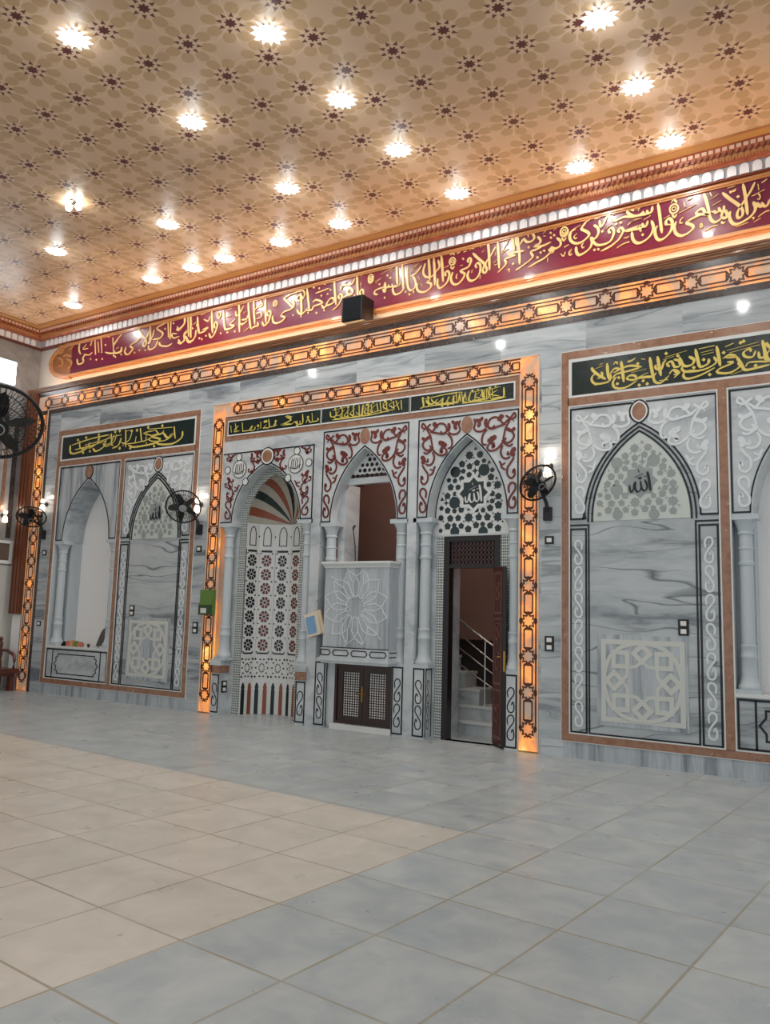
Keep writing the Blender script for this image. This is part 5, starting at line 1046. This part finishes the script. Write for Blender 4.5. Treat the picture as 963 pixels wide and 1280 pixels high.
wall_lamp(XL, -.26, 3.62, 'small glowing wall lamp on the left wall at the edge of the view', (1, 0))

# left wall: bright floodlight, pale framed board, bench
fl = thing('wall_floodlight', 'blazing white floodlight high on the left wall', 'light fitting', (XL, -.75, 6.65))
obj('housing', MB().box(XL, XL+.05, -1.3, -.26, 6.42, 6.98), M_CHROME, fl); obj('lens', MB().box(XL+.05, XL+.07, -1.28, -.28, 6.45, 6.95), mat('floodlight lens', (255,255,255), .4, emit=(250,252,255), estr=6), fl)
wb = thing('framed_board', 'brown board in a pale frame on the left wall by the corner', 'framed board', (XL, -.5, 2.6))
obj('frame', MB().box(XL, XL+.035, -1.3, .02, 2.60, 2.67).box(XL, XL+.035, -1.3, .02, 3.03, 3.09).box(XL, XL+.035, -.05, .02, 2.67, 3.03), M_PLAST, wb)
obj('board', MB().box(XL, XL+.02, -1.3, -.05, 2.67, 3.03), mat('dull brown board', (112,94,82), .5), wb)
struct('trim_16', MB().box(XL, XL+.03, -.16, -.06, 3.15, 5.6), M_GRAN)
struct('trim_17', MB().box(XL, XL+.02, -.34, -.27, 3.7, 5.6), M_TAN)
bn = thing('bench', 'dark red wooden bench with turned posts in the left corner', 'bench', (-8.5, -.8, 0))
M_ = M_BENCH
obj('seat', MB().box(-8.80, -8.12, -1.9, -.10, .36, .45).box(-8.76, -8.16, -1.85, -.14, .30, .36), M_, bn)
for y in (-.18, -1.0, -1.82): obj('leg', MB().box(-8.74, -8.64, y-.05, y+.05, 0, .32), M_, bn); obj('leg', MB().box(-8.28, -8.18, y-.05, y+.05, 0, .32), M_, bn)
for y in (-.16, -.72, -1.28, -1.84): obj('post', MB().lathe([(.045, .45), (.045, .58), (.03, .62), (.05, .72), (.03, .82), (.045, .86), (.045, .96), (.02, .99), (.045, 1.03), (.01, 1.08)], -8.70, y, 12), M_, bn, True)
obj('rail', MB().box(-8.725, -8.675, -1.85, -.14, .84, .90), M_, bn); obj('rail', MB().box(-8.725, -8.675, -1.85, -.14, .60, .65), M_, bn)
obj('arm', MB().tube([(-8.70, -.16, .80), (-8.45, -.16, .80), (-8.22, -.16, .72), (-8.18, -.16, .62), (-8.20, -.16, .45)], [.03, .034, .036, .03, .03]), M_, bn, True)

# ------------------------------------------------------------------ ceiling downlights
M_BULB = mat('downlight glass', (255,255,255), .3, emit=(255,252,244), estr=28)
M_CRYS = mat('faceted lamp crystal', (236,238,240), .12, .0, emit=(250,252,255), estr=.45)
M_RIM = mat('chrome lamp rim', (210,206,200), .2, 1)
def lamp_light(par, w):
    l = bpy.data.lights.new('downlight_beam', 'SPOT'); l.energy = w; l.color = (1, .965, .92); l.shadow_soft_size = .07; l.spot_size = R(168); l.spot_blend = .35
    o = bpy.data.objects.new('downlight_beam', l); COL.objects.link(o); o.parent = par; o.location = (0, 0, -.10)
    l = bpy.data.lights.new('downlight_glow', 'POINT'); l.energy = w*.13; l.color = (.90, .96, 1); l.shadow_soft_size = .10
    o = bpy.data.objects.new('downlight_glow', l); COL.objects.link(o); o.parent = par; o.location = (0, 0, -.16)
dl0 = thing('downlight', 'crystal ceiling downlight', 'ceiling light', (0, 0, ZC), 'crystal ceiling downlights')
dl0['_o'] = (0, 0, 0)
obj('rim', MB().lathe([(.085, -.001), (.11, -.002), (.108, -.02), (.085, -.03)], 0, 0, 24), M_RIM, dl0, True)
cr = MB()
for k in range(12):
    a = 2*math.pi*k/12; m_ = MB().add([(.075, -.017, -.02), (.125, -.016, -.012), (.165, 0, -.022), (.125, .016, -.012), (.075, .017, -.02), (.105, 0, -.05)], [(0, 1, 5), (1, 2, 5), (2, 3, 5), (3, 4, 5), (4, 0, 5), (0, 4, 3, 2, 1)]).xf(Matrix.Rotation(a, 4, 'Z')); cr.add([(x*1.22, y*1.22, z*1.22) for x, y, z in m_.v], m_.f)
obj('crystals', cr, M_CRYS, dl0)
obj('bulb', MB().lathe([(.105, -.02), (.10, -.05), (.06, -.072), (.004, -.078)], 0, 0, 20), M_BULB, dl0, True)
X0s = [(0.0, -5.46), (1.85, -4.46), (4.88, -2.92), (1.87, -3.17), (0.0, -3.75), (4.92, -1.68), (1.91, -1.95), (4.98, -.40), (3.80, -.40), (.03, -1.92), (2.07, -.60), (.07, -.68), (-2.32, -2.01), (-4.76, -2.28), (-1.15, -.66), (-2.40, -.65), (-3.18, -.64), (-4.21, -.65), (-6.65, -.54)]
WHERE = ['topmost, nearest the upper left corner of the view', 'top row, middle of the ceiling', 'top row toward the right', 'second row down the middle', 'mid ceiling left of centre', 'right side, below the top right lamp', 'middle, above the pulpit arch', 'right side, close to the cornice', 'near the cornice, over the right panel', 'left of centre, third row', 'near the cornice, over the open door', 'near the cornice, over the speaker', 'left part, in line over the left fan', 'far left, lone lamp over the frieze end', 'by the cornice, left of the speaker', 'by the cornice, over the prayer niche', 'by the cornice, left of the prayer niche', 'by the cornice, over the left panel', 'farthest, in the left ceiling corner']
for k, (x, y) in enumerate(X0s):
    lab = 'glowing crystal downlight, '+WHERE[k]
    if k == 0: o = dl0; o.location = (x, y, ZC); o['label'] = lab
    else: o = dup(dl0, (x, y, ZC), lab, 'crystal ceiling downlights')
    lamp_light(o, LAMP_W)
# the same downlights carry on over the rest of the hall
for k, (x, y) in enumerate([(8.0, -.6), (8.0, -3.2), (8.0, -6.2), (4.9, -5.6), (2.0, -7.2), (5.0, -8.8), (8.0, -9.6), (-5.0, -5.2), (-2.4, -8.4), (-5.6, -9.2), (2.0, -10.6), (11, -4.5), (5, -12.4), (-2, -12)]):
    o = dup(dl0, (x, y, ZC), 'crystal ceiling downlight over the hall outside the view', 'crystal downlights beyond the view'); lamp_light(o, LAMP_W*1.3)
tw = thing('twin_lamp', 'pair of small bare bulbs on the ceiling at the left', 'ceiling light', (-3.07, -3.18, ZC))
obj('plate', MB().lathe([(.07, ZC-.02), (.06, ZC)], -3.07, -3.18, 16), M_RIM, tw, True)
for s_ in (-1, 1): obj('bulb', MB().lathe([(.02, ZC-.02), (.045, ZC-.06), (.05, ZC-.09), (.03, ZC-.13), (.004, ZC-.14)], -3.07+s_*.075, -3.18+s_*.03, 14), M_BULB, tw, True)
for o in bpy.data.objects:
    if '_o' in o: del o['_o']
